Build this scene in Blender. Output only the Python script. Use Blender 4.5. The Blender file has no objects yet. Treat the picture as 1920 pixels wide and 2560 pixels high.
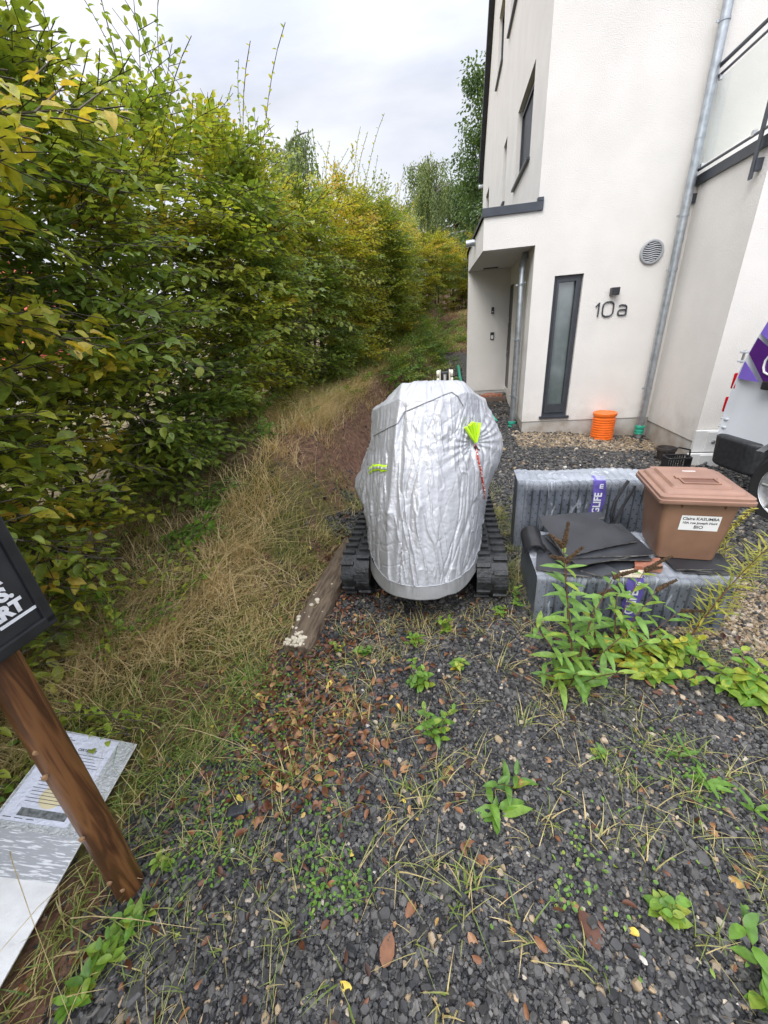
import bpy, bmesh, math, random
import numpy as np
from mathutils import Vector, Matrix
from mathutils.bvhtree import BVHTree
from math import sin, cos, pi, radians, atan2, sqrt

S = bpy.context.scene
COL = S.collection
rng = np.random.default_rng(7)
random.seed(5)

# ------------------------------------------------------------------ camera
cam_d = bpy.data.cameras.new('camera')
cam = bpy.data.objects.new('camera', cam_d)
COL.objects.link(cam)
S.camera = cam
PITCH, ROLL, CAMH = radians(25.0), radians(4.6), 1.55
cam_d.sensor_fit = 'VERTICAL'
cam_d.sensor_height = 32.0
cam_d.sensor_width = 24.0
cam_d.lens = 964.0 / 2560.0 * 32.0
cam_d.clip_start = 0.02
cam_d.clip_end = 3000
U0 = Vector((0, sin(PITCH), cos(PITCH))); R0 = Vector((1, 0, 0)); F0 = Vector((0, cos(PITCH), -sin(PITCH)))
right = cos(ROLL) * R0 - sin(ROLL) * U0
up = cos(ROLL) * U0 + sin(ROLL) * R0
M = Matrix((right, up, -F0)).transposed().to_4x4()
M.translation = (0, 0, CAMH)
cam.matrix_world = M

# ------------------------------------------------------------------ world: bright overcast sky
W = bpy.data.worlds.new('World')
S.world = W
W.use_nodes = True
nt = W.node_tree
nt.nodes.clear()
def nn(t, typ, **kw):
    n = t.nodes.new(typ)
    for k, v in kw.items():
        setattr(n, k, v)
    return n
def build_world():
    L = nt.links
    out = nn(nt, 'ShaderNodeOutputWorld'); bg = nn(nt, 'ShaderNodeBackground')
    sky = nn(nt, 'ShaderNodeTexSky', sky_type='NISHITA', sun_disc=False)
    sky.sun_elevation = radians(48); sky.sun_rotation = radians(220)
    sc = nn(nt, 'ShaderNodeVectorMath', operation='SCALE'); sc.inputs['Scale'].default_value = 0.10
    L.new(sky.outputs[0], sc.inputs[0])
    tc = nn(nt, 'ShaderNodeTexCoord')
    mp = nn(nt, 'ShaderNodeMapping'); mp.inputs['Scale'].default_value = (1, 1, 3.0)
    L.new(tc.outputs['Generated'], mp.inputs[0])
    no = nn(nt, 'ShaderNodeTexNoise'); no.inputs['Scale'].default_value = 1.6; no.inputs['Detail'].default_value = 6; no.inputs['Roughness'].default_value = .5
    no.inputs['Distortion'].default_value = .3
    L.new(mp.outputs[0], no.inputs[0])
    cr = nn(nt, 'ShaderNodeValToRGB')
    cr.color_ramp.elements[0].position = .34; cr.color_ramp.elements[0].color = (.40, .43, .53, 1)
    cr.color_ramp.elements[1].position = .62; cr.color_ramp.elements[1].color = (.72, .73, .76, 1)
    L.new(no.outputs['Fac'], cr.inputs[0])
    # the cloud layer is brighter overhead and around the hidden sun (behind the viewer)
    sx = nn(nt, 'ShaderNodeSeparateXYZ'); L.new(tc.outputs['Generated'], sx.inputs[0])
    mr = nn(nt, 'ShaderNodeMapRange'); mr.inputs['From Min'].default_value = .38; mr.inputs['From Max'].default_value = .9
    mr.inputs['To Min'].default_value = 1.0; mr.inputs['To Max'].default_value = 3.1
    L.new(sx.outputs['Z'], mr.inputs['Value'])
    my = nn(nt, 'ShaderNodeMapRange'); my.inputs['From Min'].default_value = .1; my.inputs['From Max'].default_value = -1.0
    my.inputs['To Min'].default_value = 1.0; my.inputs['To Max'].default_value = 1.6
    L.new(sx.outputs['Y'], my.inputs['Value'])
    mm = nn(nt, 'ShaderNodeMath', operation='MULTIPLY'); L.new(mr.outputs[0], mm.inputs[0]); L.new(my.outputs[0], mm.inputs[1])
    s2 = nn(nt, 'ShaderNodeVectorMath', operation='SCALE'); L.new(cr.outputs[0], s2.inputs[0]); L.new(mm.outputs[0], s2.inputs['Scale'])
    mx = nn(nt, 'ShaderNodeMix', data_type='RGBA'); mx.inputs[0].default_value = .88
    L.new(sc.outputs[0], mx.inputs[6]); L.new(s2.outputs[0], mx.inputs[7])
    L.new(mx.outputs[2], bg.inputs[0]); bg.inputs[1].default_value = 1.0
    L.new(bg.outputs[0], out.inputs[0])
build_world()
sun_d = bpy.data.lights.new('sun', 'SUN'); sun = bpy.data.objects.new('sun', sun_d); COL.objects.link(sun)
sun_d.energy = 1.25; sun_d.angle = radians(28); sun_d.color = (1, .965, .92)
sun.rotation_euler = Vector((-.42, -.50, .76)).to_track_quat('Z', 'Y').to_euler()
S.view_settings.view_transform = 'Standard'; S.view_settings.look = 'None'
S.view_settings.exposure = 0.6; S.view_settings.gamma = 1.0
S.cycles.max_bounces = 6; S.cycles.transparent_max_bounces = 8

# ------------------------------------------------------------------ helpers
def tag(o, label=None, cat=None, group=None, kind=None):
    if label: o['label'] = label
    if cat: o['category'] = cat
    if group: o['group'] = group
    if kind: o['kind'] = kind
    return o
def empty(name, loc=(0, 0, 0), rz=0.0, parent=None):
    o = bpy.data.objects.new(name, None); COL.objects.link(o)
    o.location = loc; o.rotation_euler = (0, 0, rz); o.empty_display_size = .1
    if parent: o.parent = parent
    return o
def link(name, me, mat, parent=None, loc=None, rz=0):
    o = bpy.data.objects.new(name, me); COL.objects.link(o)
    if mat is not None and not me.materials:
        for m in (mat if isinstance(mat, (list, tuple)) else [mat]): me.materials.append(m)
    if parent: o.parent = parent
    if loc is not None: o.location = loc
    if rz: o.rotation_euler = (0, 0, rz)
    return o
def raw_mesh(name, V, faces_list, attrs=None, smooth=False):
    """V (N,3); faces_list = list of (M,k) int arrays"""
    me = bpy.data.meshes.new(name)
    V = np.asarray(V, dtype=np.float32)
    me.vertices.add(len(V)); me.vertices.foreach_set('co', V.ravel())
    fl = [np.asarray(f, dtype=np.int32) for f in faces_list if len(f)]
    loops = np.concatenate([f.ravel() for f in fl])
    tot = np.concatenate([np.full(len(f), f.shape[1], dtype=np.int32) for f in fl])
    st = np.concatenate([[0], np.cumsum(tot)[:-1]]).astype(np.int32)
    me.loops.add(len(loops)); me.loops.foreach_set('vertex_index', loops)
    me.polygons.add(len(tot)); me.polygons.foreach_set('loop_start', st); me.polygons.foreach_set('loop_total', tot)
    me.polygons.foreach_set('use_smooth', np.full(len(tot), smooth, dtype=bool))
    me.update(calc_edges=True)
    if attrs:
        for k, a in attrs.items():
            a = np.asarray(a, dtype=np.float32)
            if a.ndim == 1:
                at = me.attributes.new(k, 'FLOAT', 'POINT'); at.data.foreach_set('value', a)
            else:
                at = me.attributes.new(k, 'FLOAT_COLOR', 'POINT')
                at.data.foreach_set('color', np.concatenate([a, np.ones((len(a), 4 - a.shape[1]), np.float32)], 1).ravel())
    me.validate(clean_customdata=False)
    return me

class MB:
    def __init__(s): s.v = []; s.f = []
    def add(s, vs, fs):
        n = len(s.v); s.v += [tuple(p) for p in vs]; s.f += [tuple(n + i for i in f) for f in fs]; return s
    def box(s, a, b, rot=None, at=(0, 0, 0), bev=0.0):
        """axis box from corner a to b, optional bevel, optional matrix rot then translated"""
        x0, y0, z0 = a; x1, y1, z1 = b
        if bev <= 0:
            vs = [(x, y, z) for z in (z0, z1) for y in (y0, y1) for x in (x0, x1)]
            fs = [(0, 2, 3, 1), (4, 5, 7, 6), (0, 1, 5, 4), (2, 6, 7, 3), (0, 4, 6, 2), (1, 3, 7, 5)]
        else:
            bm = bmesh.new(); bmesh.ops.create_cube(bm, size=1)
            for v in bm.verts: v.co = Vector(((x0 + x1) / 2 + v.co.x * (x1 - x0), (y0 + y1) / 2 + v.co.y * (y1 - y0), (z0 + z1) / 2 + v.co.z * (z1 - z0)))
            bmesh.ops.bevel(bm, geom=bm.edges[:], offset=bev, segments=2, profile=.6, affect='EDGES')
            bm.verts.index_update()
            vs = [tuple(v.co) for v in bm.verts]; fs = [tuple(v.index for v in f.verts) for f in bm.faces]; bm.free()
        if rot is not None: vs = [tuple(rot @ Vector(p) + Vector(at)) for p in vs]
        elif at != (0, 0, 0): vs = [(p[0] + at[0], p[1] + at[1], p[2] + at[2]) for p in vs]
        return s.add(vs, fs)
    def prism(s, poly, h0, h1, f):
        """poly list of 2-D points, f(a,b,h)->3-D"""
        n = len(poly)
        vs = [f(p[0], p[1], h0) for p in poly] + [f(p[0], p[1], h1) for p in poly]
        fs = [tuple(range(n))[::-1], tuple(range(n, 2 * n))] + [(i, (i + 1) % n, n + (i + 1) % n, n + i) for i in range(n)]
        return s.add(vs, fs)
    def tube(s, pts, r, n=8, cap=True, closed=False):
        pts = [Vector(p) for p in pts]; rs = r if isinstance(r, (list, tuple)) else [r] * len(pts)
        vs = []; fs = []; prev = None; m = len(pts)
        for i, p in enumerate(pts):
            if closed: d = pts[(i + 1) % m] - pts[i - 1]
            else: d = pts[min(i + 1, m - 1)] - pts[max(i - 1, 0)]
            if d.length < 1e-9: d = Vector((0, 0, 1))
            d.normalize()
            if prev is None:
                a = Vector((0, 0, 1)) if abs(d.z) < .9 else Vector((1, 0, 0))
                x = d.cross(a).normalized()
            else:
                x = (prev - d * prev.dot(d))
                x = x.normalized() if x.length > 1e-6 else d.orthogonal().normalized()
            prev = x; y = d.cross(x)
            for k in range(n):
                t = 2 * pi * k / n; vs.append(p + (x * cos(t) + y * sin(t)) * rs[i])
        rng_ = range(m) if closed else range(m - 1)
        for i in rng_:
            for k in range(n):
                a = i * n + k; b = i * n + (k + 1) % n; c = ((i + 1) % m) * n
                fs.append((a, b, c + (k + 1) % n, c + k))
        if cap and not closed: fs += [tuple(range(n))[::-1], tuple(range((m - 1) * n, m * n))]
        return s.add(vs, fs)
    def lathe(s, prof, c=(0, 0, 0), n=32, axis='z', caps=True):
        """prof = [(r, h)]"""
        vs = []; fs = []
        for r, h in prof:
            for k in range(n):
                t = 2 * pi * k / n; a, b = r * cos(t), r * sin(t)
                p = (a, b, h) if axis == 'z' else ((a, h, b) if axis == 'y' else (h, a, b))
                vs.append((p[0] + c[0], p[1] + c[1], p[2] + c[2]))
        for i in range(len(prof) - 1):
            for k in range(n):
                fs.append((i * n + k, i * n + (k + 1) % n, (i + 1) * n + (k + 1) % n, (i + 1) * n + k))
        if caps: fs += [tuple(range(n))[::-1], tuple(range((len(prof) - 1) * n, len(prof) * n))]
        return s.add(vs, fs)
    def build(s, name, mat, parent=None, loc=None, rz=0, smooth=False):
        me = bpy.data.meshes.new(name); me.from_pydata(s.v, [], s.f)
        bm = bmesh.new(); bm.from_mesh(me); bmesh.ops.recalc_face_normals(bm, faces=bm.faces[:]); bm.to_mesh(me); bm.free()
        if smooth:
            for p in me.polygons: p.use_smooth = True
            try: me.set_sharp_from_angle(angle=radians(38))
            except Exception: pass
        me.update()
        return link(name, me, mat, parent, loc, rz)

def hash3(i, j, k, seed=0):
    n = (i.astype(np.int64) * 374761393 + j.astype(np.int64) * 668265263 + k.astype(np.int64) * 2147483647 + seed * 974634777) & 0xffffffff
    n = ((n ^ (n >> 13)) * 1274126177) & 0xffffffff
    n = ((n ^ (n >> 15)) * 2246822519) & 0xffffffff
    return ((n ^ (n >> 16)) & 0xffffff).astype(np.float64) / 0xffffff
def vnoise(x, y, z=None, seed=0):
    x = np.asarray(x, float); y = np.asarray(y, float); z = np.zeros_like(x) if z is None else np.asarray(z, float)
    xi, yi, zi = np.floor(x), np.floor(y), np.floor(z); fx, fy, fz = x - xi, y - yi, z - zi
    fx, fy, fz = [t * t * t * (t * (t * 6 - 15) + 10) for t in (fx, fy, fz)]
    r = 0
    for a in (0, 1):
        for b in (0, 1):
            for c in (0, 1):
                w = (fx if a else 1 - fx) * (fy if b else 1 - fy) * (fz if c else 1 - fz)
                r = r + w * hash3(xi + a, yi + b, zi + c, seed)
    return r * 2 - 1
def fbm(x, y, z=None, o=4, seed=0):
    r = 0; a = 1; t = 0; f = 1
    for i in range(o):
        r = r + a * vnoise(np.asarray(x) * f, np.asarray(y) * f, None if z is None else np.asarray(z) * f, seed + i * 17); t += a; a *= .5; f *= 2.03
    return r / t
def sstep(t): t = np.clip(t, 0, 1); return t * t * (3 - 2 * t)

# ------------------------------------------------------------------ materials
def mat(name, color=(.5, .5, .5), rough=.6, metal=0.0, spec=.5, var=0.0, vscale=8.0, bump=0.0, bscale=60.0, color2=None, detail=5, coord='Object', stretch=(1, 1, 1), bdist=.02, rvar=0.0):
    m = bpy.data.materials.new(name); m.use_nodes = True; t = m.node_tree; L = t.links
    b = t.nodes['Principled BSDF']; b.inputs['Roughness'].default_value = rough; b.inputs['Metallic'].default_value = metal
    b.inputs['Specular IOR Level'].default_value = spec; b.inputs['Base Color'].default_value = (*color, 1)
    tc = nn(t, 'ShaderNodeTexCoord'); mp = nn(t, 'ShaderNodeMapping'); mp.inputs['Scale'].default_value = stretch
    L.new(tc.outputs[coord], mp.inputs[0])
    if var > 0 or color2:
        no = nn(t, 'ShaderNodeTexNoise'); no.inputs['Scale'].default_value = vscale; no.inputs['Detail'].default_value = detail
        L.new(mp.outputs[0], no.inputs[0]); cr = nn(t, 'ShaderNodeValToRGB')
        c2 = color2 or tuple(min(1, c * (1 + var)) for c in color); c1 = color if color2 else tuple(c * (1 - var) for c in color)
        cr.color_ramp.elements[0].position = .35; cr.color_ramp.elements[0].color = (*c1, 1)
        cr.color_ramp.elements[1].position = .65; cr.color_ramp.elements[1].color = (*c2, 1)
        L.new(no.outputs['Fac'], cr.inputs[0]); L.new(cr.outputs[0], b.inputs['Base Color'])
        if rvar:
            mr = nn(t, 'ShaderNodeMapRange'); mr.inputs['To Min'].default_value = rough - rvar; mr.inputs['To Max'].default_value = rough + rvar
            L.new(no.outputs['Fac'], mr.inputs['Value']); L.new(mr.outputs[0], b.inputs['Roughness'])
    if bump > 0:
        n2 = nn(t, 'ShaderNodeTexNoise'); n2.inputs['Scale'].default_value = bscale; n2.inputs['Detail'].default_value = 4
        L.new(mp.outputs[0], n2.inputs[0]); bp = nn(t, 'ShaderNodeBump'); bp.inputs['Strength'].default_value = bump; bp.inputs['Distance'].default_value = bdist
        L.new(n2.outputs['Fac'], bp.inputs['Height']); L.new(bp.outputs[0], b.inputs['Normal'])
    return m
def glass(name, col=(.9, .95, .93), rough=.02, alpha=.35, dark=None):
    """thin pane: part mirror, part see-through"""
    m = bpy.data.materials.new(name); m.use_nodes = True; t = m.node_tree; t.nodes.clear(); L = t.links
    o = nn(t, 'ShaderNodeOutputMaterial'); g = nn(t, 'ShaderNodeBsdfGlossy'); g.inputs['Roughness'].default_value = rough
    tr = nn(t, 'ShaderNodeBsdfTransparent'); tr.inputs[0].default_value = (*col, 1)
    lw = nn(t, 'ShaderNodeLayerWeight'); fr = nn(t, 'ShaderNodeMath', operation='POWER'); fr.inputs[1].default_value = 4.0; L.new(lw.outputs['Facing'], fr.inputs[0])
    mx = nn(t, 'ShaderNodeMixShader'); ad = nn(t, 'ShaderNodeMath', operation='ADD'); ad.inputs[1].default_value = alpha
    L.new(fr.outputs[0], ad.inputs[0]); L.new(ad.outputs[0], mx.inputs[0]); L.new(tr.outputs[0], mx.inputs[1]); L.new(g.outputs[0], mx.inputs[2])
    L.new(mx.outputs[0], o.inputs[0]); return m
def leaf_mat(name, stops, transl=.3, rough=.42, veins=False):
    m = bpy.data.materials.new(name); m.use_nodes = True; t = m.node_tree; L = t.links
    b = t.nodes['Principled BSDF']; out = t.nodes['Material Output']
    b.inputs['Roughness'].default_value = rough; b.inputs['Specular IOR Level'].default_value = .45
    at = nn(t, 'ShaderNodeAttribute', attribute_name='tone')
    cr = nn(t, 'ShaderNodeValToRGB'); e = cr.color_ramp.elements
    e[0].position, e[0].color = stops[0][0], (*stops[0][1], 1); e[1].position, e[1].color = stops[-1][0], (*stops[-1][1], 1)
    for p, c in stops[1:-1]:
        x = e.new(p); x.color = (*c, 1)
    L.new(at.outputs['Fac'], cr.inputs[0])
    tc = nn(t, 'ShaderNodeTexCoord'); no = nn(t, 'ShaderNodeTexNoise'); no.inputs['Scale'].default_value = 45; no.inputs['Detail'].default_value = 3
    L.new(tc.outputs['Object'], no.inputs[0])
    mr = nn(t, 'ShaderNodeMapRange'); mr.inputs['From Min'].default_value = .3; mr.inputs['From Max'].default_value = .7; mr.inputs['To Min'].default_value = .75; mr.inputs['To Max'].default_value = 1.3
    L.new(no.outputs['Fac'], mr.inputs['Value'])
    sc = nn(t, 'ShaderNodeVectorMath', operation='SCALE'); L.new(cr.outputs[0], sc.inputs[0]); L.new(mr.outputs[0], sc.inputs['Scale'])
    L.new(sc.outputs[0], b.inputs['Base Color'])
    tl = nn(t, 'ShaderNodeBsdfTranslucent'); s3 = nn(t, 'ShaderNodeVectorMath', operation='MULTIPLY'); s3.inputs[1].default_value = (1.3, 1.25, .6)
    L.new(sc.outputs[0], s3.inputs[0]); L.new(s3.outputs[0], tl.inputs[0])
    mx = nn(t, 'ShaderNodeMixShader'); mx.inputs[0].default_value = transl
    L.new(b.outputs[0], mx.inputs[1]); L.new(tl.outputs[0], mx.inputs[2]); L.new(mx.outputs[0], out.inputs[0])
    return m

M_render = mat('render_plaster', (.73, .70, .655), .9, var=.035, vscale=2.2, bump=.55, bscale=95, bdist=.012)
def splash(m, z0, z1, amount):
    t = m.node_tree; L = t.links; b = t.nodes['Principled BSDF']; src = b.inputs['Base Color'].links[0].from_socket
    tc = nn(t, 'ShaderNodeTexCoord'); sp = nn(t, 'ShaderNodeSeparateXYZ'); L.new(tc.outputs['Object'], sp.inputs[0])
    no = nn(t, 'ShaderNodeTexNoise'); no.inputs['Scale'].default_value = 5; no.inputs['Detail'].default_value = 8; L.new(tc.outputs['Object'], no.inputs[0])
    a = nn(t, 'ShaderNodeMath', operation='MULTIPLY_ADD'); a.inputs[1].default_value = -1.1; L.new(no.outputs['Fac'], a.inputs[0]); L.new(sp.outputs['Z'], a.inputs[2])
    mr = nn(t, 'ShaderNodeMapRange'); mr.inputs['From Min'].default_value = z1 - .55; mr.inputs['From Max'].default_value = z0 - .55; mr.inputs['To Max'].default_value = amount; L.new(a.outputs[0], mr.inputs[0])
    mx = nn(t, 'ShaderNodeMix', data_type='RGBA'); mx.inputs[7].default_value = (.26, .20, .14, 1); L.new(mr.outputs[0], mx.inputs[0]); L.new(src, mx.inputs[6]); L.new(mx.outputs[2], b.inputs['Base Color'])
splash(M_render, -.1, .40, .30)
M_plinth = mat('plinth_plaster', (.57, .56, .53), .9, var=.07, vscale=5, bump=.25, bscale=60)
splash(M_plinth, -.15, .35, .8)
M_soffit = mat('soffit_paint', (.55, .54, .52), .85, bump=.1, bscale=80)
M_anthr = mat('anthracite_frame', (.045, .05, .058), .42, var=.12, vscale=12)
M_anthr_met = mat('anthracite_metal', (.06, .067, .08), .38, metal=.35, var=.15, vscale=6)
M_black = mat('black_plastic', (.018, .018, .02), .38, var=.3, vscale=14)
M_dark = mat('dark_interior', (.03, .034, .035), .7)
M_zinc = mat('galvanised_steel', (.42, .45, .47), .38, metal=.75, var=.14, vscale=16, detail=2, bump=.04, bscale=30, rvar=.08)
M_steel = mat('bright_steel', (.6, .6, .6), .28, metal=.9, var=.15, vscale=20)
M_green = mat('green_pipe_plastic', (.03, .33, .22), .4, var=.15, vscale=20)
M_orange = mat('orange_plastic', (.85, .17, .02), .42, var=.08, vscale=10)
M_roof = mat('roof_edge_dark', (.02, .022, .026), .6, var=.3, vscale=10)
M_white = mat('white_plastic', (.72, .72, .70), .35, var=.05, vscale=6)
M_greyvent = mat('grey_vent_plastic', (.34, .35, .36), .5, var=.06)
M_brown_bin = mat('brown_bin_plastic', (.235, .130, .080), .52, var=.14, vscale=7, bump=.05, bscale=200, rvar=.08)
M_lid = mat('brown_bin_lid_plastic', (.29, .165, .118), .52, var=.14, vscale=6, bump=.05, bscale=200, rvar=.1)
M_rubber = mat('track_rubber', (.022, .023, .024), .5, var=.5, vscale=18, bump=.4, bscale=50, rvar=.12)
M_tyre = mat('tyre_rubber', (.02, .02, .02), .7, bump=.2, bscale=80)
M_mudsteel = mat('muddy_steel', (.06, .05, .042), .7, color2=(.16, .12, .085), vscale=14, bump=.3, bscale=50)
M_vanpaint = mat('van_paint', (.60, .625, .65), .25, metal=.12, spec=.5, var=.03, vscale=3)
M_vanbump = mat('van_bumper_plastic', (.02, .021, .023), .48, var=.3, vscale=30, bump=.1, bscale=150)
M_red = mat('red_lamp_plastic', (.5, .008, .015), .12, spec=.7)
M_lilac = mat('lilac_vinyl', (.19, .12, .50), .3, var=.04)
M_purple = mat('purple_vinyl', (.075, .014, .15), .3, var=.06)
M_slate = mat('fibre_cement_slate', (.018, .019, .023), .40, color2=(.036, .038, .044), vscale=5, bump=.10, bscale=90, rvar=.14)
M_slatechip = mat('slate_broken_edge', (.17, .16, .14), .8, color2=(.05, .05, .048), vscale=30, bump=.5, bscale=60)
M_brick = mat('red_brick', (.30, .10, .055), .85, color2=(.42, .22, .15), vscale=18, bump=.4, bscale=60)
M_pot = mat('dark_flowerpot', (.05, .04, .036), .6, var=.25)
M_bark = mat('bark', (.05, .042, .03), .85, color2=(.11, .09, .065), vscale=20, bump=.6, bscale=40, stretch=(1, 1, .3))
M_birchbark = mat('birch_bark', (.45, .44, .40), .8, color2=(.08, .07, .06), vscale=6, stretch=(1, 1, .5))
M_stem_red = mat('reddish_stem', (.12, .05, .03), .6, var=.3)
M_stem_green = mat('green_stem', (.12, .17, .04), .6, var=.3)
M_seed = mat('brown_seedhead', (.13, .075, .03), .85, color2=(.06, .035, .018), vscale=60, bump=.8, bscale=200)
M_fungus = mat('pale_fungus', (.62, .55, .42), .8, var=.15, vscale=40, bump=.5, bscale=90)

G_DARK, G_MID, G_LIME, G_YEL, G_BRN = (.022, .048, .010), (.062, .115, .018), (.17, .215, .028), (.36, .29, .035), (.22, .10, .035)
M_horn = leaf_mat('hornbeam_leaf', [(0, (.11, .185, .042)), (.30, (.21, .29, .048)), (.52, (.38, .41, .055)), (.76, (.50, .45, .055)), (1, (.62, .40, .08))], .45)
M_budd = leaf_mat('buddleia_leaf', [(0, (.09, .19, .05)), (.5, (.17, .31, .06)), (.8, (.30, .38, .05)), (1, (.5, .42, .05))], .32)
M_weed = leaf_mat('weed_leaf', [(0, (.06, .14, .03)), (.5, (.15, .29, .04)), (.8, (.34, .38, .05)), (1, (.55, .42, .05))], .32)
M_gold = leaf_mat('goldenrod_leaf', [(0, (.12, .18, .04)), (.5, (.33, .34, .06)), (1, (.5, .4, .09))], .3)
M_birchleaf = leaf_mat('birch_leaf', [(0, (.09, .14, .05)), (.5, (.17, .23, .075)), (1, (.30, .33, .10))], .3, .5)
M_darkleaf = leaf_mat('broad_leaf', [(0, (.05, .10, .035)), (.5, (.10, .17, .05)), (1, (.19, .25, .06))], .3, .5)
M_grass = leaf_mat('grass_blade', [(0, (.09, .18, .035)), (.35, (.20, .26, .055)), (.6, (.50, .40, .18)), (1, (.72, .56, .32))], .25, .5)
M_fallen = leaf_mat('fallen_leaf', [(0, (.050, .020, .012)), (.35, (.12, .045, .022)), (.6, (.23, .10, .045)), (.82, (.42, .23, .10)), (1, (.66, .50, .09))], .1, .4)

# ------------------------------------------------------------------ house frame of reference
HA = radians(10.5)
HO = np.array([2.14, 5.80, 0.0]); HU = np.array([cos(HA), -sin(HA), 0]); HV = np.array([sin(HA), cos(HA), 0])
def uv_of(x, y): dx, dy = x - HO[0], y - HO[1]; return dx * HU[0] + dy * HU[1], dx * HV[0] + dy * HV[1]
def xy_of(u, v): return HO[0] + u * HU[0] + v * HV[0], HO[1] + u * HU[1] + v * HV[1]

# ------------------------------------------------------------------ terrain
def terrain(x, y, detail=True):
    x = np.asarray(x, float); y = np.asarray(y, float)
    u, v = uv_of(x, y)
    h = .12 * np.clip(v, 0, 9) + 1.05 * sstep((v - 8.0) / 5.5) * sstep((v - 8) / 4) + 1.3 * sstep((v - 13.5) / 6)
    h = h - .14 * sstep((x - 2.3) / 1.5) * sstep((1.0 - v) / 1.5)
    toe = -1.82 + .62 * sstep(v / 5) - .25 * sstep((-4.4 - v) / 1.2)
    wob = .10 * fbm(u * .9, v * .9, seed=3, o=3)
    s = toe + wob - u
    hb = .05 + .66 * sstep((v + 5.0) / 2.6)
    h = h + hb * sstep(s / (.95 - .25 * sstep((v + 4.4) / 1.2))) + .05 * np.clip(s - .95, 0, 3)
    h = h - .9 * sstep((s - 4.0) / 5)
    if detail:
        k = sstep(s / .4)
        h = h + k * (.045 * fbm(x * 3, y * 3, seed=11, o=4) + .012 * fbm(x * 14, y * 14, seed=12, o=2))
        h = h + (1 - k) * (.010 * fbm(x * 2.2, y * 2.2, seed=13, o=3) + .004 * fbm(x * 22, y * 22, seed=14, o=2))
    return h, s, u, v
def H(x, y): return float(terrain(np.array([x]), np.array([y]))[0][0])
def axis(lo, hi, step, far, g=1.12):
    a = list(np.arange(lo, hi + 1e-6, step)); st = step; p = hi
    while p < far: st *= g; p += st; a.append(p)
    st = step; p = lo
    while p > -far: st *= g; p -= st; a.insert(0, p)
    return np.array(a)
def masks(x, y, s, u, v):
    n1 = fbm(x * 2.3, y * 2.3, seed=21, o=4); n2 = fbm(x * 5, y * 5, seed=22, o=3)
    grav = sstep((-s + .10 + .30 * n1) / .16) * sstep((7.2 - v + n1) / 1.0)
    moss = sstep((n2 + .9 * n1 + .45) / .5) * sstep((s - .05 + .3 * n2) / .2) * sstep((1.25 - s + .4 * n1) / .4) * sstep((-2.9 - v + .6 * n1) / .5)
    moss = np.maximum(moss, .9 * sstep((n1 - .42) / .1) * (v < 0) * (u > -1.8) * sstep((-3.6 - v) / .6) * .6)
    grass = sstep((s - .75 + .35 * n1) / .3)
    grass = np.maximum(grass, .8 * sstep((.42 - np.abs(u + .75) + .2 * n1) / .2) * sstep((v + 4.2) / .8) * sstep((-1.5 - v) / .6))
    tan = sstep((.55 - np.abs(v + .45) + .25 * n2) / .3) * (u > -.1)
    tan = np.maximum(tan, sstep((.5 - np.hypot(u - .42, (v + 4.15)) + .15 * n2) / .2))
    return np.stack([grav, moss, grass, tan], 1)
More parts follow.
